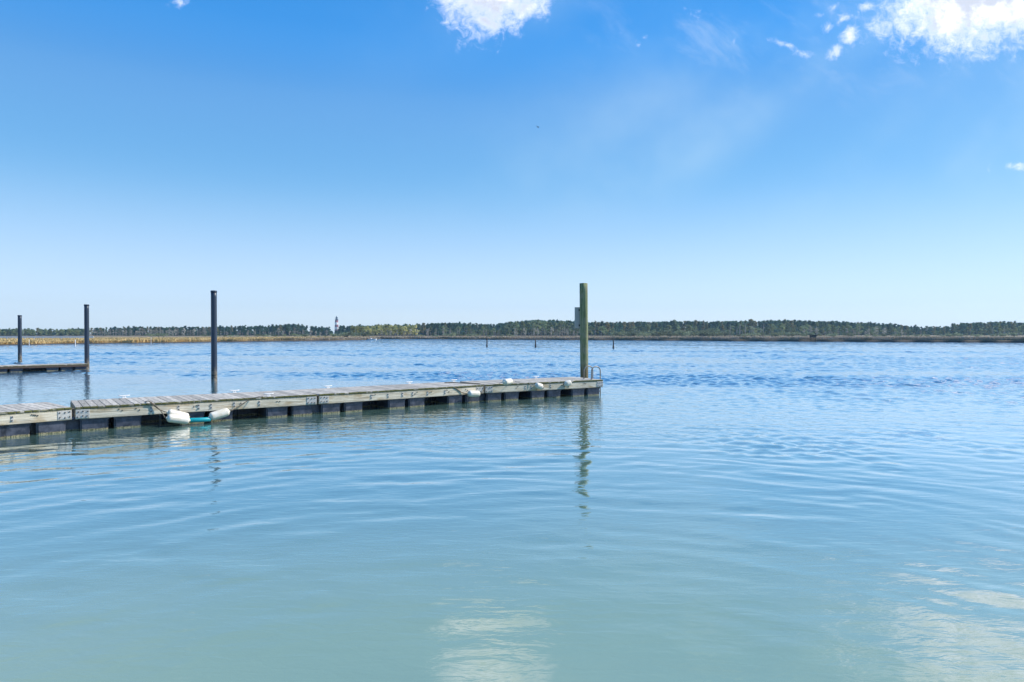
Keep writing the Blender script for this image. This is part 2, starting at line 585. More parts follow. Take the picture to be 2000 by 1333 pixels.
def m_water(N, b):
    pos = world_pos(N)
    x, y, z = N.xyz(pos)
    # finest wind ripple and the far chop that the mesh is too coarse for
    edge = N.noise(N.comb(N.m('MULTIPLY', x, 0.25), N.m('MULTIPLY', y, 0.35), 3.0), 1.0, 2.0, 0.5)
    open_w = N.step(N.m('MULTIPLY_ADD', edge, 5.0, y), 13.5, 18.5)
    far_w = N.step(y, 60.0, 160.0)
    c1 = N.noise(N.comb(N.m('MULTIPLY', x, 4.0), N.m('MULTIPLY', y, 6.0)), 1.0, 2.0, 0.55, 0.6)
    c2 = N.noise(N.comb(N.m('MULTIPLY', x, 0.22), N.m('MULTIPLY', y, 0.30), 7.0), 1.0, 4.0, 0.6, 0.4)
    h = N.m('MULTIPLY_ADD', c1, N.m('MULTIPLY', open_w, 0.014), N.m('MULTIPLY', c2, N.m('MULTIPLY', far_w, 1.1)))
    c3 = N.noise(N.comb(N.m('MULTIPLY', x, 3.2), N.m('MULTIPLY', y, 8.5), 4.0), 1.0, 3.0, 0.55, 0.5)
    h = N.m('MULTIPLY_ADD', c3, N.m('MULTIPLY', N.m('SUBTRACT', 1.0, open_w), 0.0042), h)
    bp = N.n('ShaderNodeBump')
    bp.inputs['Strength'].default_value = 1.0
    bp.inputs['Distance'].default_value = 1.0
    N.put(bp.inputs['Height'], h)
    # silty green shallows turning to deeper blue water further out
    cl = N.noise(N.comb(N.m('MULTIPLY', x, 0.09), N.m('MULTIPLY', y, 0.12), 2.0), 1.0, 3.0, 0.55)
    streak = N.noise(N.comb(N.m('MULTIPLY', x, 0.02), N.m('MULTIPLY', y, 0.10)), 1.0, 3.0, 0.55, 0.4)
    near = N.mix(N.step(cl, 0.35, 0.65), (0.225, 0.32, 0.215), (0.285, 0.365, 0.23))
    midc = (0.12, 0.225, 0.19)
    farc = N.mix(N.step(streak, 0.38, 0.62), (0.05, 0.16, 0.26), (0.03, 0.11, 0.20))
    c = N.mix(N.step(N.m('MULTIPLY_ADD', cl, 5.0, y), 7.0, 13.0), near, midc)
    chop_sheen = N.m('MULTIPLY', N.step(N.m('MULTIPLY_ADD', cl, 4.0, x), 3.0, 11.0), N.step(y, 10.0, 15.0))
    c = N.mix(chop_sheen, c, (0.24, 0.37, 0.38))  # whiter sky reflection on the ruffled water, painted into the body colour
    c = N.mix(N.step(N.m('MULTIPLY_ADD', edge, 6.0, y), 24.0, 36.0), c, farc)
    # a silty body under a mirror that takes over towards grazing views
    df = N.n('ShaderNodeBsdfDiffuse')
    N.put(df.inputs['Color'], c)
    gl = N.n('ShaderNodeBsdfGlossy')
    gl.inputs['Color'].default_value = (1, 1, 1, 1)
    gl.inputs['Roughness'].default_value = 0.03
    lw = N.n('ShaderNodeLayerWeight')
    lw.inputs['Blend'].default_value = 0.5
    for nd in (df, gl, lw):
        N.t.links.new(bp.outputs[0], nd.inputs['Normal'])
    mx = N.n('ShaderNodeMixShader')
    N.put(mx.inputs[0], N.step(lw.outputs['Facing'], 0.60, 0.87, 0.21, 0.83, smooth=False))
    N.t.links.new(df.outputs[0], mx.inputs[1])
    N.t.links.new(gl.outputs[0], mx.inputs[2])
    out = next(q for q in N.t.nodes if q.type == 'OUTPUT_MATERIAL')
    N.t.links.new(mx.outputs[0], out.inputs[0])
    N.t.nodes.remove(b)

def m_lighthouse(N, b):
    z = N.xyz(N.n('ShaderNodeTexCoord').outputs['Object'])[2]
    n = N.noise(world_pos(N), 0.6, 3.0, 0.6)
    band = N.m('MODULO', N.m('DIVIDE', N.m('SUBTRACT', 70.0 + 30.1, z), 5.0), 2.0)
    red = N.m('LESS_THAN', band, 1.0)
    c = N.mix(red, N.mix(n, (0.78, 0.75, 0.72), (0.66, 0.63, 0.6)), N.mix(n, (0.30, 0.03, 0.03), (0.22, 0.025, 0.03)))
    N.put(b.inputs['Base Color'], c)
    b.inputs['Roughness'].default_value = 0.7

M = {
    'plank': mat('weathered_plank', m_plank), 'fascia': mat('weathered_fascia', m_fascia), 'float': mat('black_float', m_float),
    'galv': mat('galvanised_steel', m_galv), 'bolt': mat('rusty_bolt', m_bolt), 'fender': mat('white_vinyl', m_fender), 'teal': mat('teal_foam', m_teal),
    'rope': mat('brown_rope', m_rope((0.10, 0.075, 0.05), (0.26, 0.21, 0.15))), 'palerope': mat('pale_rope', m_rope((0.32, 0.30, 0.26), (0.55, 0.52, 0.46))),
    'greenpile': mat('green_treated_timber', m_greenpile), 'darkpile': mat('black_sleeve', m_darkpile),
    'steel': mat('dull_steel', m_flat((0.27, 0.25, 0.22), 0.45, 0.35, 12, 0.4)), 'signback': mat('grey_board', m_flat((0.50, 0.49, 0.44), 0.6, 0.14)),
    'white': mat('white_paint', m_flat((0.86, 0.85, 0.83), 0.6, 0.06)), 'darkwood': mat('dark_wet_wood', m_flat((0.035, 0.032, 0.03), 0.7, 0.4)),
    'brownwood': mat('brown_wood', m_flat((0.10, 0.07, 0.05), 0.8, 0.4)), 'blackpaint': mat('black_paint', m_flat((0.03, 0.03, 0.035), 0.5, 0.2)),
    'glass': mat('lantern_glass', m_flat((0.12, 0.14, 0.16), 0.1, 0.1)), 'lighthouse': mat('banded_brick', m_lighthouse),
    'grass': mat('marsh_grass', m_grass), 'marsh': mat('marsh_mud', m_marsh), 'water': mat('water', m_water),
    'bark': mat('bark', m_flat((0.15, 0.125, 0.105), 0.9, 0.35, 0.5)), 'palebark': mat('pale_bark', m_flat((0.40, 0.37, 0.34), 0.9, 0.25, 0.5)),
    'pine': mat('pine_needles', m_leaf((0.045, 0.115, 0.095), (0.13, 0.22, 0.125), (0.21, 0.19, 0.10))),
    'olive': mat('olive_leaves', m_leaf((0.32, 0.35, 0.13), (0.55, 0.54, 0.24), (0.52, 0.49, 0.22))),
    'green': mat('mid_green_leaves', m_leaf((0.16, 0.22, 0.12), (0.33, 0.37, 0.20))),
    'twig': mat('grey_twigs', m_leaf((0.30, 0.29, 0.25), (0.52, 0.49, 0.42))),
    'shrub': mat('grey_green_shrub', m_leaf((0.16, 0.21, 0.13), (0.30, 0.33, 0.20))),
    'bird': mat('dark_feathers', m_flat((0.03, 0.03, 0.032), 0.8, 0.2)),
}

# ------------------------------------------------------------------ water
def build_water():
    """one sheet of water to the horizon; rings get wider with distance, waves are real geometry"""
    rad = [0.6]
    while rad[-1] < 260:
        rad.append(rad[-1] + max(0.04, rad[-1] * (0.0046 if 11 < rad[-1] < 95 else 0.0075)))
    rad += list(np.geomspace(rad[-1] * 1.05, 1690, 14))
    rad = np.array(rad)
    half = R(43)
    ang = np.concatenate([np.linspace(-math.pi, -R(70), 24, endpoint=False), np.linspace(-R(70), -half, 50, endpoint=False),
                          np.linspace(-half, half, 720, endpoint=False), np.linspace(half, R(70), 50, endpoint=False), np.linspace(R(70), math.pi, 24)])
    RR, AA = np.meshgrid(rad, ang, indexing='ij')
    X, Y = RR * np.sin(AA), RR * np.cos(AA)
    step_r = np.gradient(rad)[:, None] * np.ones_like(AA)
    step_a = RR * np.gradient(ang)[None, :]
    def low(seed, lx, ly, n=9):
        g = np.random.default_rng(seed)
        o = np.zeros_like(X)
        for i in range(n):
            o += np.sin(X * g.normal(0, 2 * math.pi / lx) + Y * g.normal(0, 2 * math.pi / ly) + g.uniform(0, 6.28))
        return o / math.sqrt(n / 2)           # about unit variance
    def ss(x, a, b):
        t = np.clip((x - a) / (b - a), 0, 1)
        return t * t * (3 - 2 * t)
    def waves(seed, n, l0, l1, main, spread, slope):
        g = np.random.default_rng(seed)
        o = np.zeros_like(X)
        for i in range(n):
            lam = l0 * (l1 / l0) ** g.random()
            th = main + g.normal(0, spread)
            kx, ky = math.sin(th) * 2 * math.pi / lam, math.cos(th) * 2 * math.pi / lam
            a = slope * math.sqrt(2 / n) * lam / (2 * math.pi)
            need = np.hypot(step_r * math.cos(th), 0) * 2.6
            fade = ss(lam / np.maximum(need, 1e-6), 0.8, 1.3) * ss(lam / (step_a * abs(math.sin(th)) * 2.6 + 1e-6), 0.8, 1.3)
            ph = kx * X + ky * Y + g.uniform(0, 6.28)
            o += a * fade * (np.sin(ph) + 0.22 * np.cos(2 * ph))
        return o
    e = low(3, 9, 7)
    gust = np.clip(0.95 + 0.38 * low(5, 60, 14) + 0.15 * low(6, 16, 5), 0.3, 1.45)
    ruffle = ss(Y + 1.3 * e - np.abs(X + 1.0) * 0.05, 12.5, 17.0)          # wind reaches the water outside the sheltered edge
    lee = ss(X - 0.08 * Y, -0.5, 4.5)                                      # the dock shelters the water before it
    opened = ss(Y + 1.2 * e + X * 0.42, 24.0, 33.0)                        # beyond the dock
    h = ruffle * np.maximum(opened, 0.13 + 0.55 * lee) * gust * waves(21, 64, 0.22, 0.8, 0.12, 1.15, 0.105)
    h += opened * gust * waves(22, 70, 0.45, 1.5, 0.05, 0.8, 0.125)
    h += ss(RR, 45, 90) * gust * waves(23, 50, 1.3, 3.2, 0.0, 0.75, 0.095)
    # ripples that ring out from the near shore
    dx, dy = X - 0.3, Y - 2.2
    r = np.hypot(dx, dy) + 0.10 * low(8, 5, 5) + 0.05 * low(9, 2.2, 2.2)
    th = np.arctan2(dx, dy)
    g = np.random.default_rng(31)
    ring = np.zeros_like(X)
    for i in range(16):
        lam = 0.34 * (1.5 / 0.34) ** g.random()
        m_ = g.normal(0, 5.5)
        amp = np.clip(0.7 + 0.9 * low(100 + i, 3.4, 2.6, 6), 0, 3)
        ring += amp * lam / (2 * math.pi) * np.sin(2 * math.pi * r / lam + m_ * th + g.uniform(0, 6.28))
    calm = 1 - ss(Y, 13, 20)
    h += calm * np.clip(0.7 + 0.6 * low(61, 4, 2.5), 0, 2) * waves(24, 40, 0.35, 1.3, 0.0, 0.50, 0.020) * ss(RR, 2.5, 8.5) ** 0.8
    h += ring * 0.0058 * (1 - 0.8 * opened) * ss(RR, 2.5, 9.0) ** 0.8
    h *= 1 - ss(RR, 500, 1500)
    nr, na = X.shape
    V = np.stack([X, Y, h], 2).reshape(-1, 3).astype(np.float32)
    i, k = np.meshgrid(np.arange(nr - 1), np.arange(na - 1), indexing='ij')
    q = np.stack([i * na + k, (i + 1) * na + k, (i + 1) * na + k + 1, i * na + k + 1], 2).reshape(-1, 4)[:, ::-1].astype(np.int32)
    me = bpy.data.meshes.new('water')
    me.vertices.add(len(V)); me.vertices.foreach_set('co', V.reshape(-1))
    me.loops.add(len(q) * 4); me.loops.foreach_set('vertex_index', q.reshape(-1))
    me.polygons.add(len(q)); me.polygons.foreach_set('loop_start', np.arange(0, len(q) * 4, 4, dtype=np.int32))
    me.update(calc_edges=True)
    me.polygons.foreach_set('use_smooth', np.ones(len(q), dtype=bool))
    me.update()
    print('water verts', len(V))
    return me
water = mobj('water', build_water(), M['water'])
tag(water, kind='structure')

# ------------------------------------------------------------------ marsh land
SHORE = [(-4200, 690), (-1600, 684), (-600, 679), (-200, 677), (0, 675), (60, 674.2), (130, 672.6), (200, 671.6), (260, 671.3), (310, 670.6), (400, 669.2), (470, 668.4), (490, 667.9),
         (560, 667.2), (640, 666.3), (700, 665.0), (734, 664.2), (742, 662.9), (800, 663.0), (900, 663.6), (1000, 664.2), (1100, 664.6), (1200, 665.2),
         (1320, 665.9), (1440, 666.8), (1560, 667.6), (1700, 668.4), (1850, 669.2), (2000, 670.0), (2300, 671.5), (3000, 675), (6000, 684)]

def bank_h(px):
    return float(np.interp(px, [0, 300, 480, 700, 760, 1100, 1400, 1800, 2000], [0.22, 0.24, 0.30, 0.36, 0.34, 0.40, 0.52, 0.62, 0.62]))

def shore_y(px):
    return float(np.interp(px, [s[0] for s in SHORE], [s[1] for s in SHORE]))

def shore_jitter(px):
    return 0.16 * (np.sin(px * 0.041) + np.sin(px * 0.097 + 1.3)) * np.where(px < 480, 0.6, 0.35)

pxs = list(np.concatenate([np.linspace(-4200, -100, 40), np.arange(-90, 2100, 6), np.linspace(2120, 6000, 40)]))
V, Fc = [], []
rows = 5
for i, px in enumerate(pxs):
    jy = float(shore_jitter(np.array([px]))[0])
    p = ground(px, shore_y(px) + jy)
    d = Vector((p.x, p.y, 0)).normalized()
    bh = bank_h(px)
    V += [(p.x - d.x * 0.3, p.y - d.y * 0.3, -0.5), (p.x, p.y, -0.02), (p.x + d.x * 0.5, p.y + d.y * 0.5, bh * 0.8), (p.x + d.x * 1.6, p.y + d.y * 1.6, bh),
          (p.x + d.x * 1420, p.y + d.y * 1420, bh + 0.4)]
for i in range(len(pxs) - 1):
    for k in range(rows - 1):
        a = i * rows + k
        Fc.append((a, a + rows, a + rows + 1, a + 1))
tag(mobj('marsh', mesh_np('marsh', V, Fc), M['marsh']), kind='structure')

# grass on the marsh: tens of thousands of leaning blades, one stuff object per bank
def grass(px0, px1, n, depth, hmin, hmax, label):
    px = rng.uniform(px0, px1, n)
    sy = np.interp(px, [s[0] for s in SHORE], [s[1] for s in SHORE]) + shore_jitter(px)
    d0 = H * F / (sy - HZ)
    dd = d0 + 1.2 + depth * rng.random(n) ** 2.6
    x = (px - 1000) * d0 / F
    th = np.arctan2(x, d0)
    rad = np.hypot(x, d0) + (dd - d0)
    bx, by = np.sin(th) * rad, np.cos(th) * rad
    bh = np.interp(px, [0, 300, 480, 700, 760, 1100, 1400, 1800, 2000], [0.22, 0.24, 0.30, 0.36, 0.34, 0.40, 0.52, 0.62, 0.62])
    patch = 0.75 + 0.25 * np.sin(bx * 0.37 + by * 0.21) * np.sin(bx * 0.11 - by * 0.3 + 1)
    h = rng.uniform(hmin, hmax, n) * patch * np.where(dd - d0 > 65, 0.42, 1.0)
    w = rng.uniform(0.10, 0.28, n)
    a = rng.uniform(0, math.pi, n)
    cx, cy = np.cos(a) * w, np.sin(a) * w
    lean = rng.normal(0, 0.22, (n, 2)) * h[:, None]
    T = np.zeros((n, 3, 3))
    T[:, 0] = np.stack([bx - cx, by - cy, bh * 0.9], 1)
    T[:, 1] = np.stack([bx + cx, by + cy, bh * 0.9], 1)
    T[:, 2] = np.stack([bx + lean[:, 0], by + lean[:, 1], bh + h], 1)
    o = mobj('marsh_grass', mesh_tris('marsh_grass', T), M['grass'])
    tag(o, label, 'grass', None, 'stuff')
grass(-700, 740, 90000, 220, 0.45, 0.95, 'golden dry cordgrass on the near marsh bank left of the lighthouse')
grass(735, 2600, 110000, 160, 0.5, 1.0, 'tan dry cordgrass along the low dark bank below the far woods')

# ------------------------------------------------------------------ far woods
TOP = [(-600, 640), (0, 643), (120, 643), (150, 642), (200, 641), (280, 639), (330, 640), (400, 639), (450, 638), (520, 637), (580, 634), (600, 637), (640, 640), (656, 640),
       (668, 637), (700, 637), (750, 635), (800, 635), (830, 634), (870, 632), (900, 632), (930, 634), (965, 634), (1000, 630), (1040, 627), (1080, 627),
       (1120, 629), (1150, 631), (1200, 631), (1300, 629), (1400, 629), (1470, 628), (1540, 627), (1600, 629), (1650, 630), (1695, 632), (1720, 633),
       (1760, 636), (1800, 639), (1840, 639), (1865, 634), (1890, 632), (1950, 629), (2000, 632), (2600, 630)]

def top_y(px):
    return float(np.interp(px, [t[0] for t in TOP], [t[1] for t in TOP]))

def clump_tris(c, r, k, leaf):
    """k leaf sprays scattered through a ball of radius r round c"""
    v = rng.normal(0, 1, (k, 3))
    v /= np.linalg.norm(v, axis=1)[:, None]
    p = c + v * (r * rng.random(k) ** 0.45)[:, None] * np.array([1, 1, 0.75])
    a = rng.normal(0, 1, (k, 3)) * leaf * 0.6
    b = rng.normal(0, 1, (k, 3)) * leaf * 0.6
    return np.stack([p - a * 0.5, p + a * 0.5, p + b], 1)

def pine_parts(h):
    """tall bare trunk, short limbs, open irregular crown (height 1 unit = 1 m)"""
    trunk = MB()
    bend = rng.normal(0, 0.25, 2)
    axis = lambda t: Vector((bend[0] * t * t * 2, bend[1] * t * t * 2, h * t))
    trunk.tube([axis(t) for t in (0, 0.3, 0.6, 0.85, 0.97)], [0.26, 0.21, 0.16, 0.09, 0.03], 6)
    tr = []
    base = rng.uniform(0.18, 0.45)
    nb = int(rng.integers(11, 16))
    for i in range(nb):
        t = base + (1.0 - base) * (i + rng.random() * 0.8) / nb
        ang = rng.uniform(0, 2 * math.pi)
        taper = 1.0 - ((t - base) / (1.02 - base)) ** 2 * 0.75
        L = rng.uniform(0.9, 2.5) * taper * h / 14
        p0 = axis(t)
        p1 = p0 + Vector((math.cos(ang) * L, math.sin(ang) * L, L * 0.25))
        trunk.tube([p0, p1], [0.06, 0.03], 4, caps=False)
        tr.append(clump_tris(np.array(p1), rng.uniform(0.8, 1.4) * h / 14, 34, 1.0))
        tr.append(clump_tris(np.array((p0 + p1) / 2), rng.uniform(0.6, 0.9) * h / 14, 16, 0.9))
    tr.append(clump_tris(np.array(axis(0.97)), 0.8 * h / 14, 26, 0.6))
    return trunk.mesh('pine_trunk'), mesh_tris('pine_crown', np.concatenate(tr))

def leafy_parts(h, spread=0.32, base=0.22, k=36, leaf=1.0, rcl=1.3):
    trunk = MB()
    trunk.tube([(0, 0, 0), (0.1, 0, h * 0.25), (-0.05, 0.1, h * 0.55), (0.1, 0, h * 0.85)], [0.24, 0.19, 0.12, 0.04], 6)
    tr = []
    for i in range(15):
        t = base + (1 - base) * rng.random() ** 0.8
        ang = rng.uniform(0, 2 * math.pi)
        wide = math.sin(min(1.0, (t - base) / (1 - base) * 0.8 + 0.2) * math.pi) ** 0.6
        L = rng.uniform(0.25, 1.0) * spread * h * wide
        p0 = Vector((0, 0, h * max(0.15, t - 0.18)))
        p1 = Vector((math.cos(ang) * L, math.sin(ang) * L, h * t * 0.95))
        trunk.tube([p0, (p0 + p1) / 2 + Vector((0, 0, 0.2)), p1], [0.09, 0.06, 0.03], 4, caps=False)
        tr.append(clump_tris(np.array(p1), rng.uniform(0.7, 1.25) * rcl * h / 12, k, leaf))
    return trunk.mesh('tree_trunk'), mesh_tris('tree_crown', np.concatenate(tr))

def bare_parts(h):
    trunk = MB()
    b = rng.normal(0, 0.3, 2)
    trunk.tube([(0, 0, 0), (b[0] * 0.3, b[1] * 0.3, h * 0.4), (b[0], b[1], h * 0.75), (b[0] * 1.3, b[1], h)], [0.26, 0.21, 0.13, 0.05], 6)
    lim = MB()
    for i in range(14):
        t = rng.uniform(0.35, 0.98)
        ang = rng.uniform(0, 2 * math.pi)
        L = rng.uniform(0.7, 2.0) * (1.2 - t) * h / 9
        p0 = Vector((b[0] * t, b[1] * t, h * t))
        p1 = p0 + Vector((math.cos(ang) * L, math.sin(ang) * L, L * rng.uniform(0.3, 1.0)))
        lim.tube([p0, p1], [0.09, 0.03], 4)
        for q in range(3):
            a2 = ang + rng.uniform(-1, 1)
            p2 = p0.lerp(p1, 0.4 + 0.2 * q)
            lim.tube([p2, p2 + Vector((math.cos(a2), math.sin(a2), 0.8)) * L * 0.4], [0.05, 0.02], 3)
    return trunk.mesh('bare_trunk'), lim.mesh('bare_limbs')

def shrub_mesh(h):
    tr = [clump_tris(np.array([rng.normal(0, h * 0.45), rng.normal(0, h * 0.45), h * rng.uniform(0.25, 0.8)]), h * rng.uniform(0.25, 0.4), 22, 0.55) for _ in range(14)]
    st = MB()
    for i in range(5):
        a = rng.uniform(0, 6.28)
        st.tube([(0, 0, 0), (math.cos(a) * h * 0.4, math.sin(a) * h * 0.4, h * 0.7)], [0.06, 0.02], 4)
    return st.mesh('shrub_stems'), mesh_tris('shrub_crown', np.concatenate(tr))

PINES = [pine_parts(14.0) for _ in range(9)]
LEAFY = [leafy_parts(12.0) for _ in range(7)]
GREY = [leafy_parts(12.0, 0.24, 0.22, 24, 0.7, 1.1) for _ in range(5)]
BARE = [bare_parts(10.0) for _ in range(6)]
SHRUBS = [shrub_mesh(3.0) for _ in range(6)]
MIRROR = {}

def with_mat(pair, mt, mc, key):
    """copies of the two meshes of a kind of tree under its own materials, made once"""
    if key not in MIRROR:
        a, b = pair[0].copy(), pair[1].copy()
        a.materials.clear(); b.materials.clear()
        a.materials.append(mt); b.materials.append(mc)
        MIRROR[key] = (a, b)
    return MIRROR[key]

def tree(name, pair, loc, s, sz, rz, label, cat, group, crown='crown', trunk='trunk'):
    t = empty(name, loc, rz)
    t.scale = (s, s, sz)
    tag(t, label, cat, group)
    mobj(trunk, pair[0], None, t)
    mobj(crown, pair[1], None, t)
    return t

ZONES = [(40, 'left of the outermost black pile'), (165, 'behind the long white railing'), (290, 'just right of the white railing'), (412, 'just left of the lone black pile'),
         (530, 'just right of the lone black pile'), (648, 'just left of the lighthouse'), (700, 'just right of the lighthouse'), (825, 'behind the yellow green clump'),
         (945, 'right of the yellow green clump'), (1045, 'between the two left dark stakes'), (1125, 'just left of the green pile'), (1250, 'just right of the green pile'),
         (1420, 'midway between green pile and duck blind'), (1510, 'among the bleached dead trees'), (1590, 'just left of the duck blind'), (1700, 'just right of the duck blind'),
         (1850, 'where the wood dips lowest'), (9999, 'at the right end of the wood')]

def zone(px):
    return next(nm for lim, nm in ZONES if px < lim)

LAND = 0.9
def tree_base(px, d):
    return Vector(((px - 1000) * d / F, d, 0.5))

# tall pines, the front ranks one by one
px = -40.0
npine = 0
while px < 2045 and npine < 285:
    skip = (680 < px < 815 and random.random() < 0.35) or (px < 170 and random.random() < 0.5)
    if not skip and not (643 < px < 662):
        d = random.uniform(455, 540)
        ty = top_y(px) + random.gauss(-0.5, 0.7 if px < 640 else 1.0)
        hgt = (HZ - ty) * d / F + H - 0.5
        sz = hgt / 14.0
        s = sz * random.uniform(0.85, 1.3)
        k = random.randrange(len(PINES))
        mtr = 'palebark' if random.random() < 0.35 else 'bark'
        zn = zone(px)
        tree('pine_tree', with_mat(PINES[k], M[mtr], M['pine'], ('pine', k, mtr)), tree_base(px, d), s, sz, random.uniform(0, 6.28),
             ('broad' if s > sz * 1.08 else 'narrow') + (' pale trunked' if mtr == 'palebark' else ' dark trunked') + (' taller' if ty < top_y(px) - 0.5 else ' lower') + ' pine in the far wood ' + zn, 'pine tree', 'far pines ' + zn)
        npine += 1
    px += random.uniform(4.5, 10.0)

# broad lighter trees standing in front of the pines: (px range, count, kind, height factor)
def scatter(name, x0, x1, n, kinds, mtr, mcr, hlo, hhi, h0, d0, d1, wide, text, cat):
    for i in range(n):
        px = x0 + (x1 - x0) * (i + random.random()) / n
        if 648 < px < 664 and hhi > 0.5:
            continue
        d = random.uniform(d0, d1)
        q = random.uniform(hlo, hhi)
        hgt = ((HZ - top_y(px)) * d / F + H - 0.5) * q
        sz = hgt / h0
        wd = random.uniform(*wide)
        k = random.randrange(len(kinds))
        zn = 'in the bright clump near the lighthouse' if mcr == 'olive' else zone(px)
        look = ('taller' if q > (hlo + hhi) / 2 else 'lower') + (' broad ' if wd > sum(wide) / 2 else ' narrow ')
        tree(name, with_mat(kinds[k], M[mtr], M[mcr], (name, mcr, mtr, k)), tree_base(px, d), sz * wd, sz, random.uniform(0, 6.28),
             look + text + ' ' + zn, cat, re.split(' at | on ', text)[0] + 's ' + zn)

scatter('leafy_tree', 686, 812, 38, LEAFY, 'palebark', 'olive', 0.86, 1.02, 12, 398, 440, (0.75, 1.05), 'yellow green leafy tree', 'tree')
scatter('leafy_tree', -30, 175, 30, LEAFY, 'bark', 'green', 0.86, 1.03, 12, 426, 483, (1.0, 1.4), 'round green tree', 'tree')
scatter('leafy_tree', 985, 1125, 20, LEAFY, 'palebark', 'green', 0.86, 1.02, 12, 412, 454, (0.8, 1.1), 'pale green leafy tree', 'tree')
scatter('leafy_tree', 1500, 1780, 30, LEAFY, 'palebark', 'green', 0.62, 0.95, 12, 412, 454, (0.8, 1.15), 'light green leafy tree', 'tree')
scatter('leafy_tree', 1930, 2040, 10, LEAFY, 'palebark', 'green', 0.75, 1.0, 12, 412, 454, (0.8, 1.1), 'grey green leafy tree', 'tree')
scatter('leafy_tree', 840, 985, 16, LEAFY, 'palebark', 'green', 0.5, 0.85, 12, 426, 454, (0.8, 1.2), 'olive green leafy tree', 'tree')
scatter('leafy_tree', 1130, 1490, 30, LEAFY, 'palebark', 'green', 0.45, 0.85, 12, 426, 454, (0.8, 1.3), 'olive green leafy tree', 'tree')
scatter('leafy_tree', 1800, 1930, 8, LEAFY, 'palebark', 'green', 0.4, 0.7, 12, 426, 454, (0.8, 1.3), 'olive green leafy tree', 'tree')
scatter('twiggy_tree', 412, 640, 22, GREY, 'palebark', 'twig', 0.4, 0.8, 12, 426, 454, (0.8, 1.2), 'grey twiggy tree', 'tree')
scatter('twiggy_tree', 172, 405, 44, GREY, 'palebark', 'twig', 0.6, 0.97, 12, 426, 469, (0.8, 1.1), 'grey half bare tree', 'tree')
scatter('twiggy_tree', 700, 880, 16, GREY, 'palebark', 'twig', 0.35, 0.7, 12, 387, 419, (0.8, 1.2), 'grey twiggy tree', 'tree')
scatter('twiggy_tree', 1000, 1140, 18, GREY, 'palebark', 'twig', 0.3, 0.62, 12, 387, 426, (0.8, 1.2), 'grey twiggy tree', 'tree')
scatter('twiggy_tree', 1560, 1800, 20, GREY, 'palebark', 'twig', 0.35, 0.75, 12, 387, 426, (0.8, 1.2), 'grey twiggy tree', 'tree')
scatter('bare_tree', 430, 640, 14, BARE, 'palebark', 'palebark', 0.4, 0.75, 10, 387, 426, (0.8, 1.1), 'slim pale leafless tree', 'tree')
scatter('bare_tree', 830, 985, 12, BARE, 'palebark', 'palebark', 0.4, 0.75, 10, 387, 426, (0.8, 1.1), 'slim pale leafless tree', 'tree')
scatter('bare_tree', 1020, 1130, 12, BARE, 'palebark', 'palebark', 0.4, 0.7, 10, 383, 419, (0.8, 1.1), 'slim pale leafless tree', 'tree')
scatter('bare_tree', 1420, 1500, 8, BARE, 'palebark', 'palebark', 0.6, 0.88, 10, 369, 398, (0.9, 1.2), 'bleached dead tree', 'tree')
scatter('bare_tree', 1930, 1990, 6, BARE, 'palebark', 'palebark', 0.4, 0.7, 10, 383, 412, (0.8, 1.1), 'slim pale leafless tree', 'tree')
scatter('shrub', 1190, 1420, 24, SHRUBS, 'bark', 'shrub', 0.24, 0.5, 3, 355, 398, (1.0, 1.9), 'grey green shrub at the wood foot', 'shrub')
scatter('shrub', 290, 330, 3, SHRUBS, 'bark', 'shrub', 0.35, 0.5, 3, 341, 369, (1.2, 1.8), 'olive shrub on the marsh edge', 'shrub')
scatter('shrub', 400, 640, 16, SHRUBS, 'bark', 'green', 0.15, 0.3, 3, 355, 398, (1.0, 1.9), 'dark green shrub at the wood foot', 'shrub')
scatter('shrub', 645, 720, 7, SHRUBS, 'bark', 'shrub', 0.3, 0.5, 3, 341, 369, (1.0, 1.6), 'green shrub on the marsh edge', 'shrub')
scatter('shrub', 820, 1000, 12, SHRUBS, 'bark', 'shrub', 0.14, 0.3, 3, 355, 398, (1.0, 1.9), 'grey green shrub at the wood foot', 'shrub')
scatter('shrub', 1430, 1990, 34, SHRUBS, 'bark', 'shrub', 0.14, 0.36, 3, 355, 398, (1.0, 1.9), 'grey green shrub at the wood foot', 'shrub')

# the mass of the wood behind, one stuff object
parts = []
def crown_array(me):
    a = np.zeros(len(me.vertices) * 3, dtype=np.float32)
    me.vertices.foreach_get('co', a)
    return a.reshape(-1, 3, 3)
CA = [crown_array(p[1]) for p in PINES]
for i in range(1000):
    px = random.uniform(-800, 2800)
    d = random.uniform(545, 700)
    gap = 640 < px < 668
    ty = top_y(px) + random.uniform(0.4, 3.2) + (5 if gap else 0)
    hgt = (HZ - ty) * d / F + H - 0.5
    if hgt < 3:
        continue
    sz = hgt / 14
    s = sz * random.uniform(1.2, 1.7)
    T = CA[random.randrange(len(CA))]
    b = tree_base(px, d)
    for low in range(3):
        T2 = T.copy()
        a = random.uniform(0, 6.28)
        if low:                                  # lower boughs and understorey down to the ground
            T2[:, :, 2] = (T2[:, :, 2] - 4.5) * (0.75 if low == 1 else 0.55)
        c, sn = math.cos(a), math.sin(a)
        X = T2[:, :, 0] * c - T2[:, :, 1] * sn
        Y = T2[:, :, 0] * sn + T2[:, :, 1] * c
        T2 *= 1.0
        ctr = np.stack([X, Y, T2[:, :, 2]], 2).mean(1, keepdims=True)
        big = ctr + (np.stack([X, Y, T2[:, :, 2]], 2) - ctr) * 1.6      # fuller sprays, far away
        X, Y, T2 = big[:, :, 0], big[:, :, 1], big
        parts.append(np.stack([X * s * (1.4 + 0.5 * low) + b.x, Y * s + b.y, T2[:, :, 2] * sz + b.z], 2))
tag(mobj('far_woods', mesh_tris('far_woods', np.concatenate(parts)), M['pine']), 'dark mass of pine wood behind the front trees', 'woods', None, 'stuff')

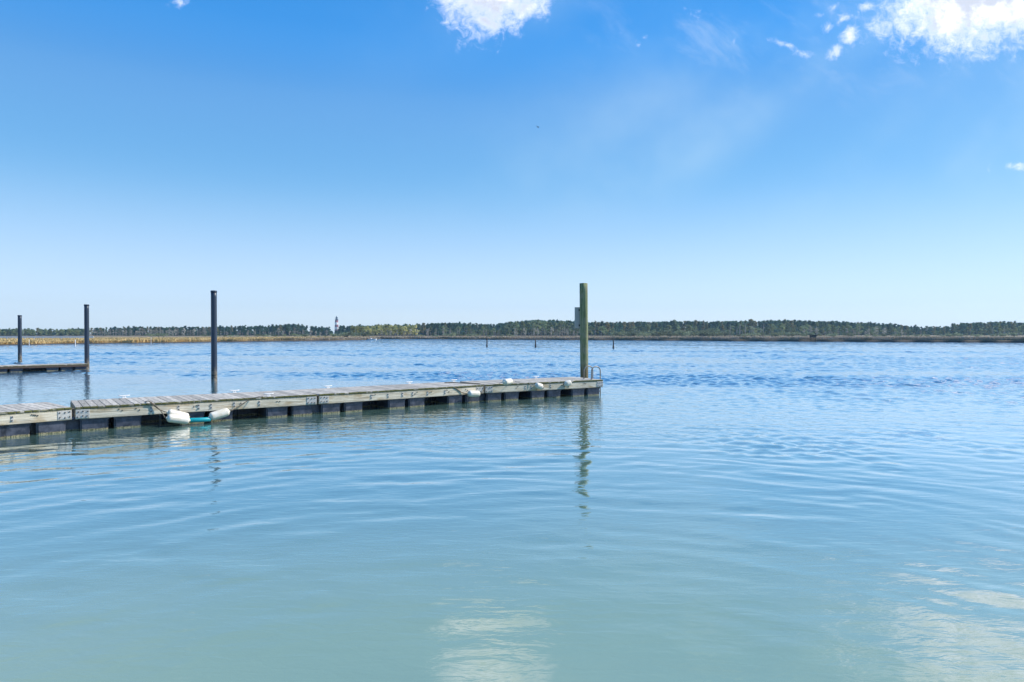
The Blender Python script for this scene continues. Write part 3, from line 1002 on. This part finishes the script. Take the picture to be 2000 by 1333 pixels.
# ------------------------------------------------------------------ lighthouse
D_L = 1450.0
b = at(657.5, 652, D_L)
lh = empty('lighthouse', (b.x, b.y, 0.9))
tag(lh, 'red and white banded lighthouse rising above the far trees', 'lighthouse')
tower_h = (HZ - 625.5) * D_L / F + H - 0.9
m_ = MB()
m_.tube([(0, 0, 0), (0, 0, tower_h * 0.5), (0, 0, tower_h)], [4.7, 4.0, 3.1], 24)
mobj('tower', m_.mesh('tower'), M['lighthouse'], lh)
m_ = MB()
m_.tube([(0, 0, tower_h), (0, 0, tower_h + 0.6)], [3.7, 3.7], 24)
for k in range(16):
    a = k * math.tau / 16
    m_.tube([(3.5 * math.cos(a), 3.5 * math.sin(a), tower_h + 0.6), (3.5 * math.cos(a), 3.5 * math.sin(a), tower_h + 1.8)], 0.07, 4)
m_.tube([(3.5 * math.cos(k * math.tau / 24), 3.5 * math.sin(k * math.tau / 24), tower_h + 1.8) for k in range(25)], 0.07, 4)
mobj('gallery', m_.mesh('gallery'), M['blackpaint'], lh)
m_ = MB()
m_.tube([(0, 0, tower_h + 0.6), (0, 0, tower_h + 5.2)], [2.3, 2.3], 12)
mobj('lantern_room', m_.mesh('lantern_room'), M['glass'], lh)
m_ = MB()
m_.tube([(0, 0, tower_h + 5.2), (0, 0, tower_h + 7.0), (0, 0, tower_h + 7.6), (0, 0, tower_h + 9)], [2.4, 1.0, 0.4, 0.1], 16)
mobj('roof', m_.mesh('roof'), M['blackpaint'], lh)
for k in range(4):
    wz = tower_h * (0.2 + 0.2 * k)
    m_ = MB()
    m_.box((0, -(4.6 - 1.9 * wz / tower_h) - 0.02, wz), (0.9, 0.3, 1.8))
    mobj('window', m_.mesh('window'), M['glass'], lh)

# ------------------------------------------------------------------ railing across the marsh, stakes, blinds, skiff
rl = empty('railing')
tag(rl, 'long low white railing on posts crossing the golden marsh', 'railing')
p0, p1 = at(-120, 658.3, 222), at(183, 659.0, 226)
m_ = MB()
mid = (p0 + p1) / 2
ang = math.atan2(p1.y - p0.y, p1.x - p0.x)
rotz = Matrix.Rotation(ang, 3, 'Z')
m_.box(mid, ((p1 - p0).length, 0.14, 0.5), rotz)
mobj('rail', m_.mesh('rail'), M['white'], rl)
m_ = MB()
m_.box((0, 0, 0), (0.22, 0.22, 1.0), None, 0.02)
pm = m_.mesh('railing_post')
nposts = 17
for k in range(nposts):
    q = p0.lerp(p1, (k + 0.4) / nposts)
    mobj('post', pm, M['white'], rl, (q.x, q.y, q.z - 0.62), (0, 0, ang))

def stake(px, py_top, py_base, w, material, label, lean=0.0, cap=False):
    base = ground(px, py_base)
    h = (py_base - py_top) * base.y / F
    m = MB()
    m.tube([(0, 0, -1.2), (0, 0, 0.25), (0, 0, 0.3), (lean * h, 0, h * 0.6), (lean * 1.5 * h, 0, h)], [w * 0.75, w * 0.72, w * 0.55, w * 0.5, w * 0.42], 9)
    o = mobj('stake', m.mesh('stake'), M[material], None, base)
    tag(o, label, 'stake', 'stakes standing in the water')
    if cap:
        c = MB()
        c.tube([(lean * 1.5 * h, 0, h - 0.02), (lean * 1.5 * h, 0, h + 0.08)], [w * 0.55, w * 0.3], 9)
        mobj('cap', c.mesh('cap'), M['darkwood'], o)
    return o
stake(951, 657.5, 677.5, 0.19, 'darkwood', 'dark wooden stake farthest from the green pile, taller than its two neighbours', 0.01)
stake(1046, 664.5, 678.5, 0.20, 'darkwood', 'dark wooden stake in open water just left of the green pile', -0.015)
stake(1198, 664, 680, 0.19, 'darkwood', 'dark wooden stake in open water right of the green pile', 0.012)
stake(147, 664, 677.5, 0.11, 'white', 'thin white stake in the water beside the pile of the far dock')
stake(295, 659, 671.8, 0.07, 'white', 'thin white stake at the golden marsh edge left of the lone black pile')
stake(57, 663.5, 674.8, 0.07, 'white', 'thin white stake at the golden marsh edge beside the outermost black pile')

def blind(px, py_top, py_base, d, wpx, label, horn):
    base = at(px, py_base, d)
    s = d / F
    w, h = wpx * s, (py_base - py_top) * s
    t = empty('duck_blind', base)
    tag(t, label, 'duck blind', 'duck blinds on the marsh')
    m = MB(); m.box((0, 0, h * 0.42), (w, w * 0.7, h * 0.72), None, 0.03); mobj('wall', m.mesh('blind_wall'), M['brownwood'], t)
    m = MB(); m.box((0, 0, h * 0.88), (w * 1.15, w * 0.85, h * 0.16), Matrix.Rotation(0.06, 3, 'Y')); mobj('roof', m.mesh('blind_roof'), M['darkwood'], t)
    for sx in (-1, 1):
        m = MB(); m.tube([(sx * w * 0.42, 0.0, -1.0), (sx * w * 0.42, 0.0, h * (1.25 if horn else 0.98))], 0.07, 6); mobj('post', m.mesh('blind_post'), M['darkwood'], t)
    m = MB(); m.box((w * 0.1, -w * 0.36, h * 0.5), (w * 0.3, 0.04, h * 0.28)); mobj('opening', m.mesh('blind_opening'), M['blackpaint'], t)
blind(1588, 654.2, 660.2, 186, 10.5, 'small dark brown duck blind on the marsh bank below the right part of the wood', True)
blind(676, 656.3, 660.6, 262, 7.0, 'small dark box blind on the marsh edge just right of the lighthouse', False)

# skiff by the point
sk_base = ground(727, 664.6)
sk = empty('skiff', sk_base, 0.05)
tag(sk, 'small white skiff lying off the marsh point right of the lighthouse', 'boat')
V, Fc = [], []
L = 3.2
st = [(-0.5, 0.72, 0.5), (-0.2, 0.8, 0.5), (0.15, 0.78, 0.53), (0.35, 0.5, 0.6), (0.5, 0.03, 0.7)]
for (t, w, h) in st:
    h *= 0.7
    V += [(t * L, -w, h), (t * L, -w * 0.75, -0.1), (t * L, w * 0.75, -0.1), (t * L, w, h)]
for i in range(len(st) - 1):
    a = i * 4
    for k in range(3):
        Fc.append((a + k, a + k + 1, a + k + 5, a + k + 4))
    Fc.append((a, a + 4, a + 7, a + 3))
Fc.append((0, 3, 2, 1))
mobj('hull', mesh_np('skiff_hull', V, Fc), M['white'], sk)
m_ = MB(); m_.box((-0.54 * L, 0, 0.3), (0.3, 0.3, 0.7), None, 0.05); mobj('motor', m_.mesh('skiff_motor'), M['blackpaint'], sk)
m_ = MB(); m_.box((-0.1 * L, 0, 0.5), (0.5, 0.6, 0.3), None, 0.05); mobj('console', m_.mesh('skiff_console'), M['white'], sk)

# bird, far off in the sky
bp = at(1050, 250, 125)
m_ = MB()
m_.tube([(-0.28, 0, 0), (-0.12, 0, 0.02), (0.1, 0, 0.03), (0.27, 0, 0.03), (0.34, 0, 0.02)], [0.02, 0.07, 0.085, 0.05, 0.015], 8)
bird = mobj('bird', m_.mesh('bird'), M['bird'], None, bp, (0.5, 0.25, 0.9))
bird.scale = (0.85, 0.85, 0.85)
tag(bird, 'tiny dark bird soaring alone in the open blue sky', 'bird')
for s in (-1, 1):
    V = [(0.1, 0, 0.05), (-0.08, 0, 0.05), (0.12, s * 0.3, 0.16), (-0.05, s * 0.3, 0.15), (-0.06, s * 0.72, 0.1), (-0.1, s * 0.68, 0.1)]
    Fc = [(0, 2, 3, 1), (2, 4, 5, 3)]
    me = mesh_np('wing', V, Fc)
    w_ = mobj('wing', me, M['bird'], bird)
    sm = w_.modifiers.new('thick', 'SOLIDIFY'); sm.thickness = 0.015

# ------------------------------------------------------------------ piles
def pile_mesh(name, r0, r1, zlo, zhi, seg=28, wob=0.0, lean=(0, 0)):
    n = 24
    V, Fc = [], []
    ph = random.uniform(0, 6)
    for i in range(n + 1):
        t = i / n
        z = zlo + (zhi - zlo) * t
        for k in range(seg):
            a = k * math.tau / seg
            r = (r0 + (r1 - r0) * t) * (1 + wob * (math.sin(a * 3 + ph + t * 4) * 0.5 + math.sin(a * 5 - t * 9) * 0.4))
            V.append((r * math.cos(a) + lean[0] * (z), r * math.sin(a) + lean[1] * z, z))
    for i in range(n):
        for k in range(seg):
            a = i * seg + k
            b_ = i * seg + (k + 1) % seg
            Fc.append((a, b_, b_ + seg, a + seg))
    # slightly domed top
    V.append((lean[0] * zhi, lean[1] * zhi, zhi + r1 * 0.12))
    top = len(V) - 1
    for k in range(seg):
        Fc.append((n * seg + k, n * seg + (k + 1) % seg, top))
    me = mesh_np(name, V, Fc, True)
    return me

def dark_pile(px, py_top, d, wpx, label, lean=0.0):
    r = wpx * d / F / 2
    h = H + (HZ - py_top) * d / F
    X = (px - 1000) * d / F
    t = empty('pile', (X, d, 0))
    tag(t, label, 'pile', 'black sleeved piles')
    mobj('shaft', pile_mesh('pile_shaft', r, r * 0.97, -2.0, h - 0.06, 28, 0.0, (lean, 0)), M['darkpile'], t)
    m = MB()
    m.tube([(lean * h, 0, h - 0.09), (lean * h, 0, h - 0.02), (lean * h, 0, h)], [r * 1.06, r * 1.06, r * 0.9], 28)
    mobj('cap', m.mesh('pile_cap'), M['darkpile'], t)
    return t
dark_pile(418, 568, 31.6, 11.2, 'tall black pile standing alone in open water behind the near dock')
dark_pile(169.5, 595, 42.4, 8.6, 'black pile at the outer end of the far dock')
dark_pile(38.5, 616, 54.3, 6.8, 'short black pile in the water behind the far dock', 0.004)

# ------------------------------------------------------------------ the near dock
DECK = 0.552
TH = 0.038
W = 1.83
pts = [ground(x, y, DECK) for x, y in ((142.5, 796), (620.5, 770.5), (946, 752), (1178, 741.8))]
d0 = Vector((0.66, 0.75, 0)).normalized()
pts = [pts[0] - d0 * 3.6] + pts
for p in pts:
    p.z = 0
dock = empty('floating_dock', (pts[1].x, pts[1].y, 0))
tag(dock, 'long grey wooden floating dock on black floats crossing the near water', 'dock')
inv = Matrix.Translation(-Vector(dock.location))

pitch = 0.1425
plank_meshes = []
for k in range(4):
    m = MB()
    m.box((0, 0, 0), (0.134, W + 0.03, TH), None, 0.004)
    plank_meshes.append(m.mesh('plank'))
    plank_meshes[-1].materials.append(M['plank'])

def float_mesh(L):
    """moulded float, slightly tapered with rounded edges and a raised rim"""
    m = MB()
    vs = m.box((0, 0, 0), (L, 0.8, 0.62), None, 0.035, 3)
    for v in m.bm.verts:
        k = 1.0 - 0.05 * (0.31 - v.co.z) / 0.62
        v.co.x *= k
        v.co.y *= k
    m.box((0, 0, 0.29), (L + 0.02, 0.815, 0.045), None, 0.01, 1)
    for f in m.bm.faces:
        f.smooth = False
    return m.mesh('float_tank')

bolt_m = MB()
bolt_m.tube([(0, 0, 0), (0, -0.012, 0), (0, -0.016, 0)], [0.015, 0.015, 0.010], 8)
BOLT = bolt_m.mesh('bolt')
BOLT.materials.append(M['bolt'])

class Section:
    pass
SECT = []
for si in range(4):
    a, e = pts[si], pts[si + 1]
    S = Section()
    S.t = (e - a).normalized()
    S.n = Vector((S.t.y, -S.t.x, 0))           # towards the camera side
    S.a = a + S.t * 0.035
    S.len = (e - a).length - 0.07
    if si == 3:
        S.len += 0.03
    S.ang = math.atan2(S.t.y, S.t.x)
    S.rot = Matrix.Rotation(S.ang, 3, 'Z')
    S.P = (lambda S: lambda s, q, z: S.a + S.t * s + S.n * q + Vector((0, 0, z)))(S)   # along, outward, up
    SECT.append(S)
    base = Vector(dock.location)
    # planks
    npl = int(S.len / pitch)
    pt = S.len / npl
    for k in range(npl):
        c = S.P((k + 0.5) * pt, -W / 2, DECK - TH / 2 + random.uniform(-0.002, 0.002)) - base
        o = mobj('plank', random.choice(plank_meshes), None, dock, c, (random.gauss(0, 0.001), 0, S.ang + random.gauss(0, 0.0025)))
    # fascia boards front and back, end boards; joists under the deck
    FT, FB = DECK - TH - 0.002, DECK - TH - 0.237
    zc = (FT + FB) / 2
    m = MB(); m.box((S.len / 2, 0, -0.1175), (S.len, 0.045, 0.235), None, 0.005)
    fm = m.mesh('fascia_board')
    front = mobj('fascia_board', fm, M['fascia'], dock, S.P(0, -0.0225, FT) - base, (0, 0, S.ang))
    mobj('fascia_board', fm, M['fascia'], dock, S.P(0, -W + 0.0225, FT) - base, (0, 0, S.ang))
    m = MB(); m.box((0, 0, 0), (0.045, W - 0.096, 0.235), None, 0.004)
    em = m.mesh('end_board')
    mobj('end_board', em, M['fascia'], dock, S.P(0.03, -W / 2, zc) - base, (0, 0, S.ang))
    mobj('end_board', em, M['fascia'], dock, S.P(S.len - 0.03, -W / 2, zc) - base, (0, 0, S.ang))
    m = MB(); m.box((0, 0, 0), (S.len - 0.12, 0.045, 0.235))
    jm = m.mesh('joist')
    for q in (0.45, 0.92, 1.38):
        mobj('joist', jm, M['fascia'], dock, S.P(S.len / 2, -q, zc) - base, (0, 0, S.ang))
    # floats: three pairs a section, hard under the frame
    fl = 0.56
    fmesh = float_mesh(fl)
    fmesh.materials.append(M['float'])
    mids = [0.09 + fl / 2, 0.09 + fl * 1.5 + 0.11]
    mids += [S.len / 2 - fl / 2 - 0.055, S.len / 2 + fl / 2 + 0.055]
    mids += [S.len - 0.09 - fl * 1.5 - 0.11, S.len - 0.09 - fl / 2]
    for s_ in mids:
        mobj('float_tank', fmesh, None, dock, S.P(s_, -(0.055 + 0.40), FB - 0.313) - base, (0, 0, S.ang))
    nb_ = int((S.len - 0.1) / 0.6)
    for k in range(nb_):  # back row made unbroken to darken the gaps between the front floats
        mobj('float_tank', fmesh, None, dock, S.P(0.05 + (S.len - 0.1) * (k + 0.5) / nb_, -(W - 0.055 - 0.40), FB - 0.313) - base, (0, 0, S.ang))
    # galvanised corner plates with bolts, and washer plates along the face
    m = MB(); m.box((0, 0, 0), (0.27, 0.008, 0.19), None, 0.003)
    plate = m.mesh('corner_plate')
    plate.materials.append(M['galv'])
    for s_ in (0.14, S.len - 0.14):
        pl = mobj('corner_plate', plate, None, front, (s_, -0.0275, -0.118))
        for bx in (-0.09, 0.0, 0.09):
            for bz in (-0.055, 0.055):
                mobj('bolt', BOLT, None, front, (s_ + bx + random.uniform(-.01, .01), -0.0317, -0.118 + bz + random.uniform(-.012, .012)))
    m = MB(); m.box((0, 0, 0), (0.055, 0.007, 0.13), None, 0.003)
    wash = m.mesh('washer_plate')
    wash.materials.append(M['galv'])
    ws = [0.16 + fl * 2 + 0.12 + 0.12, S.len / 2 - fl - 0.1, S.len / 2 - 0.2, S.len / 2 + 0.12, S.len / 2 + fl + 0.1, S.len - 0.16 - fl * 2 - 0.2]
    for s_ in ws:
        s_ += random.uniform(-0.04, 0.04)
        mobj('washer_plate', wash, None, front, (s_, -0.0265, -0.115 + random.uniform(-0.01, 0.01)))
        for bz in (-0.035, 0.04):
            mobj('bolt', BOLT, None, front, (s_ + random.uniform(-.006, .006), -0.03, -0.115 + bz))
    for k in range(5):
        s_ = random.uniform(0.6, S.len - 0.6)
        for j in range(2):
            mobj('bolt', BOLT, None, front, (s_ + j * 0.07, -0.0227, -random.uniform(0.05, 0.12)))

# hinge pins between the sections
for si in range(3):
    S, T = SECT[si], SECT[si + 1]
    m = MB()
    for q in (-0.06, -W + 0.06):
        c = S.P(S.len + 0.035, q, 0) - Vector(dock.location)
        m.tube([c + Vector((0, 0, 0.33)), c + Vector((0, 0, 0.53))], 0.022, 8)
        for z in (0.36, 0.43, 0.5):
            m.tube([c + Vector((0, 0, z - 0.012)), c + Vector((0, 0, z + 0.012))], 0.032, 8)
    mobj('hinge', m.mesh('hinge'), M['bolt'], dock)
    for q in (0.46, W - 0.46):                  # added floats blocking the light through the joint, set back behind the face
        jf = float_mesh(0.5)
        jf.materials.append(M['float'])
        mobj('float_tank', jf, None, dock, S.P(S.len + 0.035, -q - (0.15 if q < 1 else 0.0), DECK - TH - 0.237 - 0.33) - Vector(dock.location), (0, 0, (S.ang + T.ang) / 2))

# cleats: base and two horns
def cleat_mesh():
    m = MB()
    m.box((0, 0, 0.012), (0.12, 0.06, 0.024), None, 0.006)
    for sx in (-0.03, 0.03):
        m.tube([(sx, 0, 0.02), (sx, 0, 0.075)], 0.016, 8)
    m.tube([(-0.16, 0, 0.095), (-0.1, 0, 0.085), (0, 0, 0.08), (0.1, 0, 0.085), (0.16, 0, 0.095)], [0.012, 0.018, 0.022, 0.018, 0.012], 10)
    return m.mesh('cleat')
CLEAT = cleat_mesh()
CLEAT.transform(Matrix.Scale(0.8, 4))
CLEAT.materials.append(M['white'])

def which(px):
    return 0 if px < 142 else 1 if px < 620 else 2 if px < 946 else 3

def on_face(px, py, off=0.0):
    """point on the dock's front face, moved out by off, that shows at pixel px, py"""
    S = SECT[which(px)]
    dr = Vector(((px - 1000) / F, 1.0, (HZ - py) / F))
    o = Vector((0, 0, H))
    p0 = S.P(0, off, 0)
    k = (p0 - o).dot(S.n) / dr.dot(S.n)
    return o + dr * k

def on_deck(px, py, up=0.0):
    return ground(px, py, DECK + up)

for px in (241.5, 458, 640, 799, 934.5, 1047):
    S = SECT[which(px)]
    # along the far edge of the deck
    best = min((k * S.len / 400 for k in range(401)), key=lambda s: abs((lambda p: 1000 + F * p.x / p.y)(S.P(s, -W + 0.09, DECK)) - px))
    c = S.P(best, -W + 0.09, DECK) - Vector(dock.location)
    mobj('cleat', CLEAT, None, dock, c, (0, 0, S.ang + random.uniform(-0.05, 0.05)))
c = SECT[1].P(SECT[1].len - 1.25, -0.10, DECK) - Vector(dock.location)
mobj('cleat', CLEAT, None, dock, c, (0, 0, SECT[1].ang))

# ladder on the outer end
S = SECT[3]
lad = empty('ladder', S.P(S.len, -0.45, DECK), S.ang)
tag(lad, 'grey metal swim ladder with two hooped handrails at the dock end', 'ladder')
for q in (-0.22, 0.22):
    m = MB()
    path = [(-0.34, q, 0.0), (-0.34, q, 0.30)]
    for k in range(1, 10):
        a = math.pi * k / 10
        path.append((-0.14 - 0.2 * math.cos(a), q, 0.30 + 0.16 * math.sin(a)))
    path += [(0.06, q, 0.28), (0.06, q, -0.3), (0.06, q, -1.1)]
    m.tube(path, 0.021, 10)
    m.tube([(-0.34, q, 0.0), (-0.34, q, 0.012)], 0.05, 12)
    mobj('handrail', m.mesh('handrail'), M['steel'], lad)
for k in range(4):
    m = MB()
    m.box((0.06, 0, -0.18 - 0.26 * k), (0.07, 0.44, 0.03), None, 0.006)
    mobj('rung', m.mesh('rung'), M['steel'], lad)

# green pile with the sign board fixed to its far side
d_p = 26.5
gp = empty('pile', ((1141.5 - 1000) * d_p / F, d_p, 0))
tag(gp, 'thick green timber pile with a grey sign board behind the dock end', 'pile', None)
gh = H + (HZ - 554) * d_p / F
r_p = 15.6 * d_p / F / 2
mobj('shaft', pile_mesh('green_shaft', r_p * 0.97, r_p * 1.02, -2.0, gh, 28, 0.02, (-0.009, 0)), M['greenpile'], gp)
s0, s1 = at(1122.3, 600.5, d_p + 0.2), at(1147.6, 641.5, d_p + 0.2)
m = MB()
m.box(((s0.x + s1.x) / 2 - gp.location.x, r_p + 0.035, (s0.z + s1.z) / 2), (s1.x - s0.x, 0.03, s0.z - s1.z), None, 0.004)
sb = mobj('sign_board', m.mesh('sign_board'), M['signback'], gp)
for dz in (-0.3, 0.3):
    m = MB()
    m.box(((s0.x + s1.x) / 2 - gp.location.x, r_p + 0.01, (s0.z + s1.z) / 2 + dz), (0.2, 0.02, 0.07))
    mobj('batten', m.mesh('batten'), M['darkwood'], sb)
# iron hoop that holds the pile to the dock
hp = Vector((gp.location.x, gp.location.y, 0))
m = MB()
S = SECT[3]
ring = [(math.cos(k * math.tau / 24) * (r_p + 0.05), math.sin(k * math.tau / 24) * (r_p + 0.05), 0.44) for k in range(25)]
m.tube(ring, 0.022, 6, caps=False)
hoop = mobj('pile_hoop', m.mesh('pile_hoop'), M['bolt'], dock, hp - Vector(dock.location))

# ------------------------------------------------------------------ fenders and lines
def fender(p, q, r, label, ropes, ropemat='palerope', rrad=0.011):
    """ribbed inflatable fender with rounded ends and eyes, between p and q"""
    p, q = Vector(p), Vector(q)
    c = (p + q) / 2
    ax = (q - p)
    L = ax.length
    ax.normalize()
    t = empty('fender', c)
    tag(t, label, 'fender', 'white fenders on the near dock')
    seg = 24
    prof = []
    n = 9
    for k in range(n):
        a = math.pi / 2 * k / (n - 1)
        prof.append((-L / 2 + r * 0.55 * (1 - math.sin(a)) + 0.0, r * max(0.16, (1 - (1 - math.sin(a)) ** 2.2)) if k else r * 0.16))
    prof = [(-L / 2 - 0.02, 0.016), (-L / 2 - 0.015, 0.026), (-L / 2, 0.028)]
    for k in range(8):
        a = math.pi / 2 * (k + 0.6) / 7.6
        prof.append((-L / 2 + r * 0.7 * (1 - math.cos(a)), r * math.sin(a)))
    full = prof + [(-x, rr) for x, rr in prof[::-1]]
    up = Vector((0, 0, 1))
    A = ax.cross(up).normalized()
    B = A.cross(ax).normalized()
    V, Fc = [], []
    for (x, rr) in full:
        for k in range(seg):
            th = k * math.tau / seg
            rib = 1.0 - (0.035 if (k % 3 == 0 and rr > r * 0.9) else 0.0)
            V.append(tuple(ax * x + (A * math.cos(th) + B * math.sin(th)) * rr * rib))
    for i in range(len(full) - 1):
        for k in range(seg):
            a_, b_ = i * seg + k, i * seg + (k + 1) % seg
            Fc.append((a_, b_, b_ + seg, a_ + seg))
    Fc.append(tuple(range(seg))[::-1])
    Fc.append(tuple((len(full) - 1) * seg + k for k in range(seg)))
    me = mesh_np('fender_body', V, Fc, True)
    mobj('body', me, M['fender'], t)
    for path in ropes:
        m = MB()
        m.tube([Vector(x) - c for x in bez(path, 8)], rrad, 7)
        mobj('line', m.mesh('fender_line'), M[ropemat], t)
    return t

# the string of fenders hanging low beside the second section
up_pt = on_face(290, 784.0, 0.012)
left_cleat = on_deck(284, 784.5, 0.012)
f1a, f1b = on_face(326, 806.0, 0.14), on_face(368, 815.5, 0.14)
f2a, f2b = on_face(325, 817.0, 0.32), on_face(369, 822.0, 0.27)
ex = (f1a - f1b).normalized()
fender(f1a, f1b, 0.094, 'ivory fender resting against the dock face, left end of the teal tube, upper of two', [[f1a + ex * 0.04, on_face(310, 800, 0.05), on_face(298, 791, 0.03), up_pt, left_cleat]], 'rope')
fender(f2a, f2b, 0.098, 'ivory fender floating on the water, left end of the teal tube, lower of two', [[f2a + (f2a - f2b).normalized() * 0.04, on_face(313, 803, 0.12), on_face(301, 791.5, 0.035), on_face(293, 784.8, 0.012)]], 'rope')
f3a, f3b = on_face(408, 815.6, 0.2), on_face(447, 803.8, 0.16)
ex = (f3b - f3a).normalized()
fender(f3a, f3b, 0.105, 'cream fender tilted up at the right end of the teal tube', [[f3b + ex * 0.04, on_face(462, 796.5, 0.09), on_face(478, 786.5, 0.03), on_face(488, 780.2, 0.014), on_deck(503, 776.4, 0.02), on_deck(513, 775.5, 0.05)]], 'rope')
ta, tb = on_face(366, 821.6, 0.22), on_face(411, 819.6, 0.22)
m = MB()
m.tube([ta, ta.lerp(tb, 0.04), ta.lerp(tb, 0.5) - Vector((0, 0, 0.005)), ta.lerp(tb, 0.96), tb], [0.04, 0.055, 0.056, 0.055, 0.04], 18)
tt = mobj('foam_tube', m.mesh('foam_tube'), M['teal'])
tag(tt, 'teal foam tube strung between the ivory fenders beside the dock', 'foam tube')

def hang(ax, ay, bx, by, r, off, label, ropes, rm='palerope'):
    a, b_ = on_face(ax, ay, off), on_face(bx, by, off)
    return fender(a, b_, r, label, ropes, rm, 0.012)
hang(914, 769.4, 936.5, 769.8, 0.105, 0.12, 'white fender hanging low over a black float before the third dock joint',
     [[on_face(912, 769.2, 0.1), on_face(904, 768, 0.03), on_face(896, 763, 0.012), on_face(887, 757, 0.012)],
      [on_face(939, 769.6, 0.1), on_face(944, 763, 0.05), on_face(945.5, 755.5, 0.014), on_deck(944, 751.0, 0.012)]], 'rope')
hang(1045.5, 752.6, 1059.5, 756.8, 0.105, 0.115, 'white fender tilted down to the right on the outer dock section',
     [[on_face(1043.5, 752.2, 0.1), on_face(1038, 752.5, 0.04), on_face(1034, 749.0, 0.014), on_deck(1033, 747.2, 0.012)]])
hang(1103.5, 751.6, 1115, 746.8, 0.10, 0.115, 'white fender tilted up to the right, nearest the green pile',
     [[on_face(1117, 746, 0.1), on_face(1120, 744.6, 0.03), on_deck(1123, 742.6, 0.012), on_deck(1128, 742.0, 0.012)]])
fa, fb = on_deck(984.5, 747.0, 0.10), on_deck(998.5, 745.2, 0.10)
fender(fa, fb, 0.10, 'white fender lying on top of the deck boards', [[fa, on_deck(977, 748.2, 0.03), on_deck(970, 750.2, 0.014), on_deck(966, 750.6, 0.014)],
                                                                  [fb, on_deck(1003, 745.6, 0.03), on_deck(1010, 746.2, 0.014), on_deck(1017, 746.0, 0.014)]])

# rope lying along the deck before the last joint
m = MB()
m.tube(bez([on_deck(868, 747.6, 0.014), on_deck(888, 748.0, 0.014), on_deck(905, 748.8, 0.014), on_deck(922, 749.2, 0.014), on_deck(938, 750.2, 0.014)], 8), 0.014, 7)
tag(mobj('rope', m.mesh('rope'), M['rope']), 'dark brown rope lying along the deck before the last dock joint', 'rope')

# ------------------------------------------------------------------ the far dock
FDECK = 0.36
FW = 1.9
e1 = ground(173, 711.2, FDECK)
e0 = ground(-60, 717.6, FDECK)
e0.z = e1.z = 0
ft = (e1 - e0).normalized()
fn = Vector((ft.y, -ft.x, 0))
fang = math.atan2(ft.y, ft.x)
fd = empty('floating_dock', (e1.x, e1.y, 0))
tag(fd, 'low brown floating dock behind the near one, ending at a black pile', 'dock')
fl_len = (e1 - e0).length
FP = lambda s, q, z: e0 + ft * s + fn * q + Vector((0, 0, z)) - Vector(fd.location)
m = MB(); m.box((0, 0, 0), (0.150, FW, 0.04), None, 0.004)
fpm = m.mesh('far_plank')
for k in range(int(fl_len / 0.16)):
    mobj('plank', fpm, M['plank'], fd, FP(fl_len - 0.08 - k * 0.16, -FW / 2, FDECK - 0.02 + random.uniform(-0.004, 0.004)), (0, 0, fang + random.gauss(0, 0.003)))
for q in (-0.0225, -FW + 0.0225):
    m = MB(); m.box((0, 0, 0), (fl_len, 0.045, 0.11), None, 0.005)
    mobj('fascia_board', m.mesh('fascia_board'), M['brownwood'], fd, FP(fl_len / 2, q, FDECK - 0.04 - 0.057), (0, 0, fang))
fm2 = float_mesh(0.62)
fm2.materials.append(M['float'])
s = fl_len - 0.4
k = 0
while s > 0.3:
    mobj('float_tank', fm2, None, fd, FP(s, -0.5, -0.1), (0, 0, fang))
    s -= 0.72 if k % 3 != 2 else 1.75
    k += 1

for k in range(int(fl_len / 0.68)):  # unbroken back row, added to shut out the light under the deck
    mobj('float_tank', fm2, None, fd, FP(fl_len - 0.4 - k * 0.68, -FW + 0.46, -0.1), (0, 0, fang))

# ------------------------------------------------------------------ air
m = MB()
m.box((0, 0, 32.0), (3500, 3500, 68))
hz = mobj('haze', m.mesh('haze'))
hm = bpy.data.materials.new('haze')
hm.use_nodes = True
N = NT(hm.node_tree)
o_ = N.n('ShaderNodeOutputMaterial')
pv = N.n('ShaderNodeVolumePrincipled')
pv.inputs['Color'].default_value = (0.52, 0.78, 1.0, 1)
pv.inputs['Density'].default_value = 0.00021
pv.inputs['Anisotropy'].default_value = 0.2
N.t.links.new(pv.outputs[0], o_.inputs['Volume'])
hz.data.materials.append(hm)
tag(hz, kind='stuff')
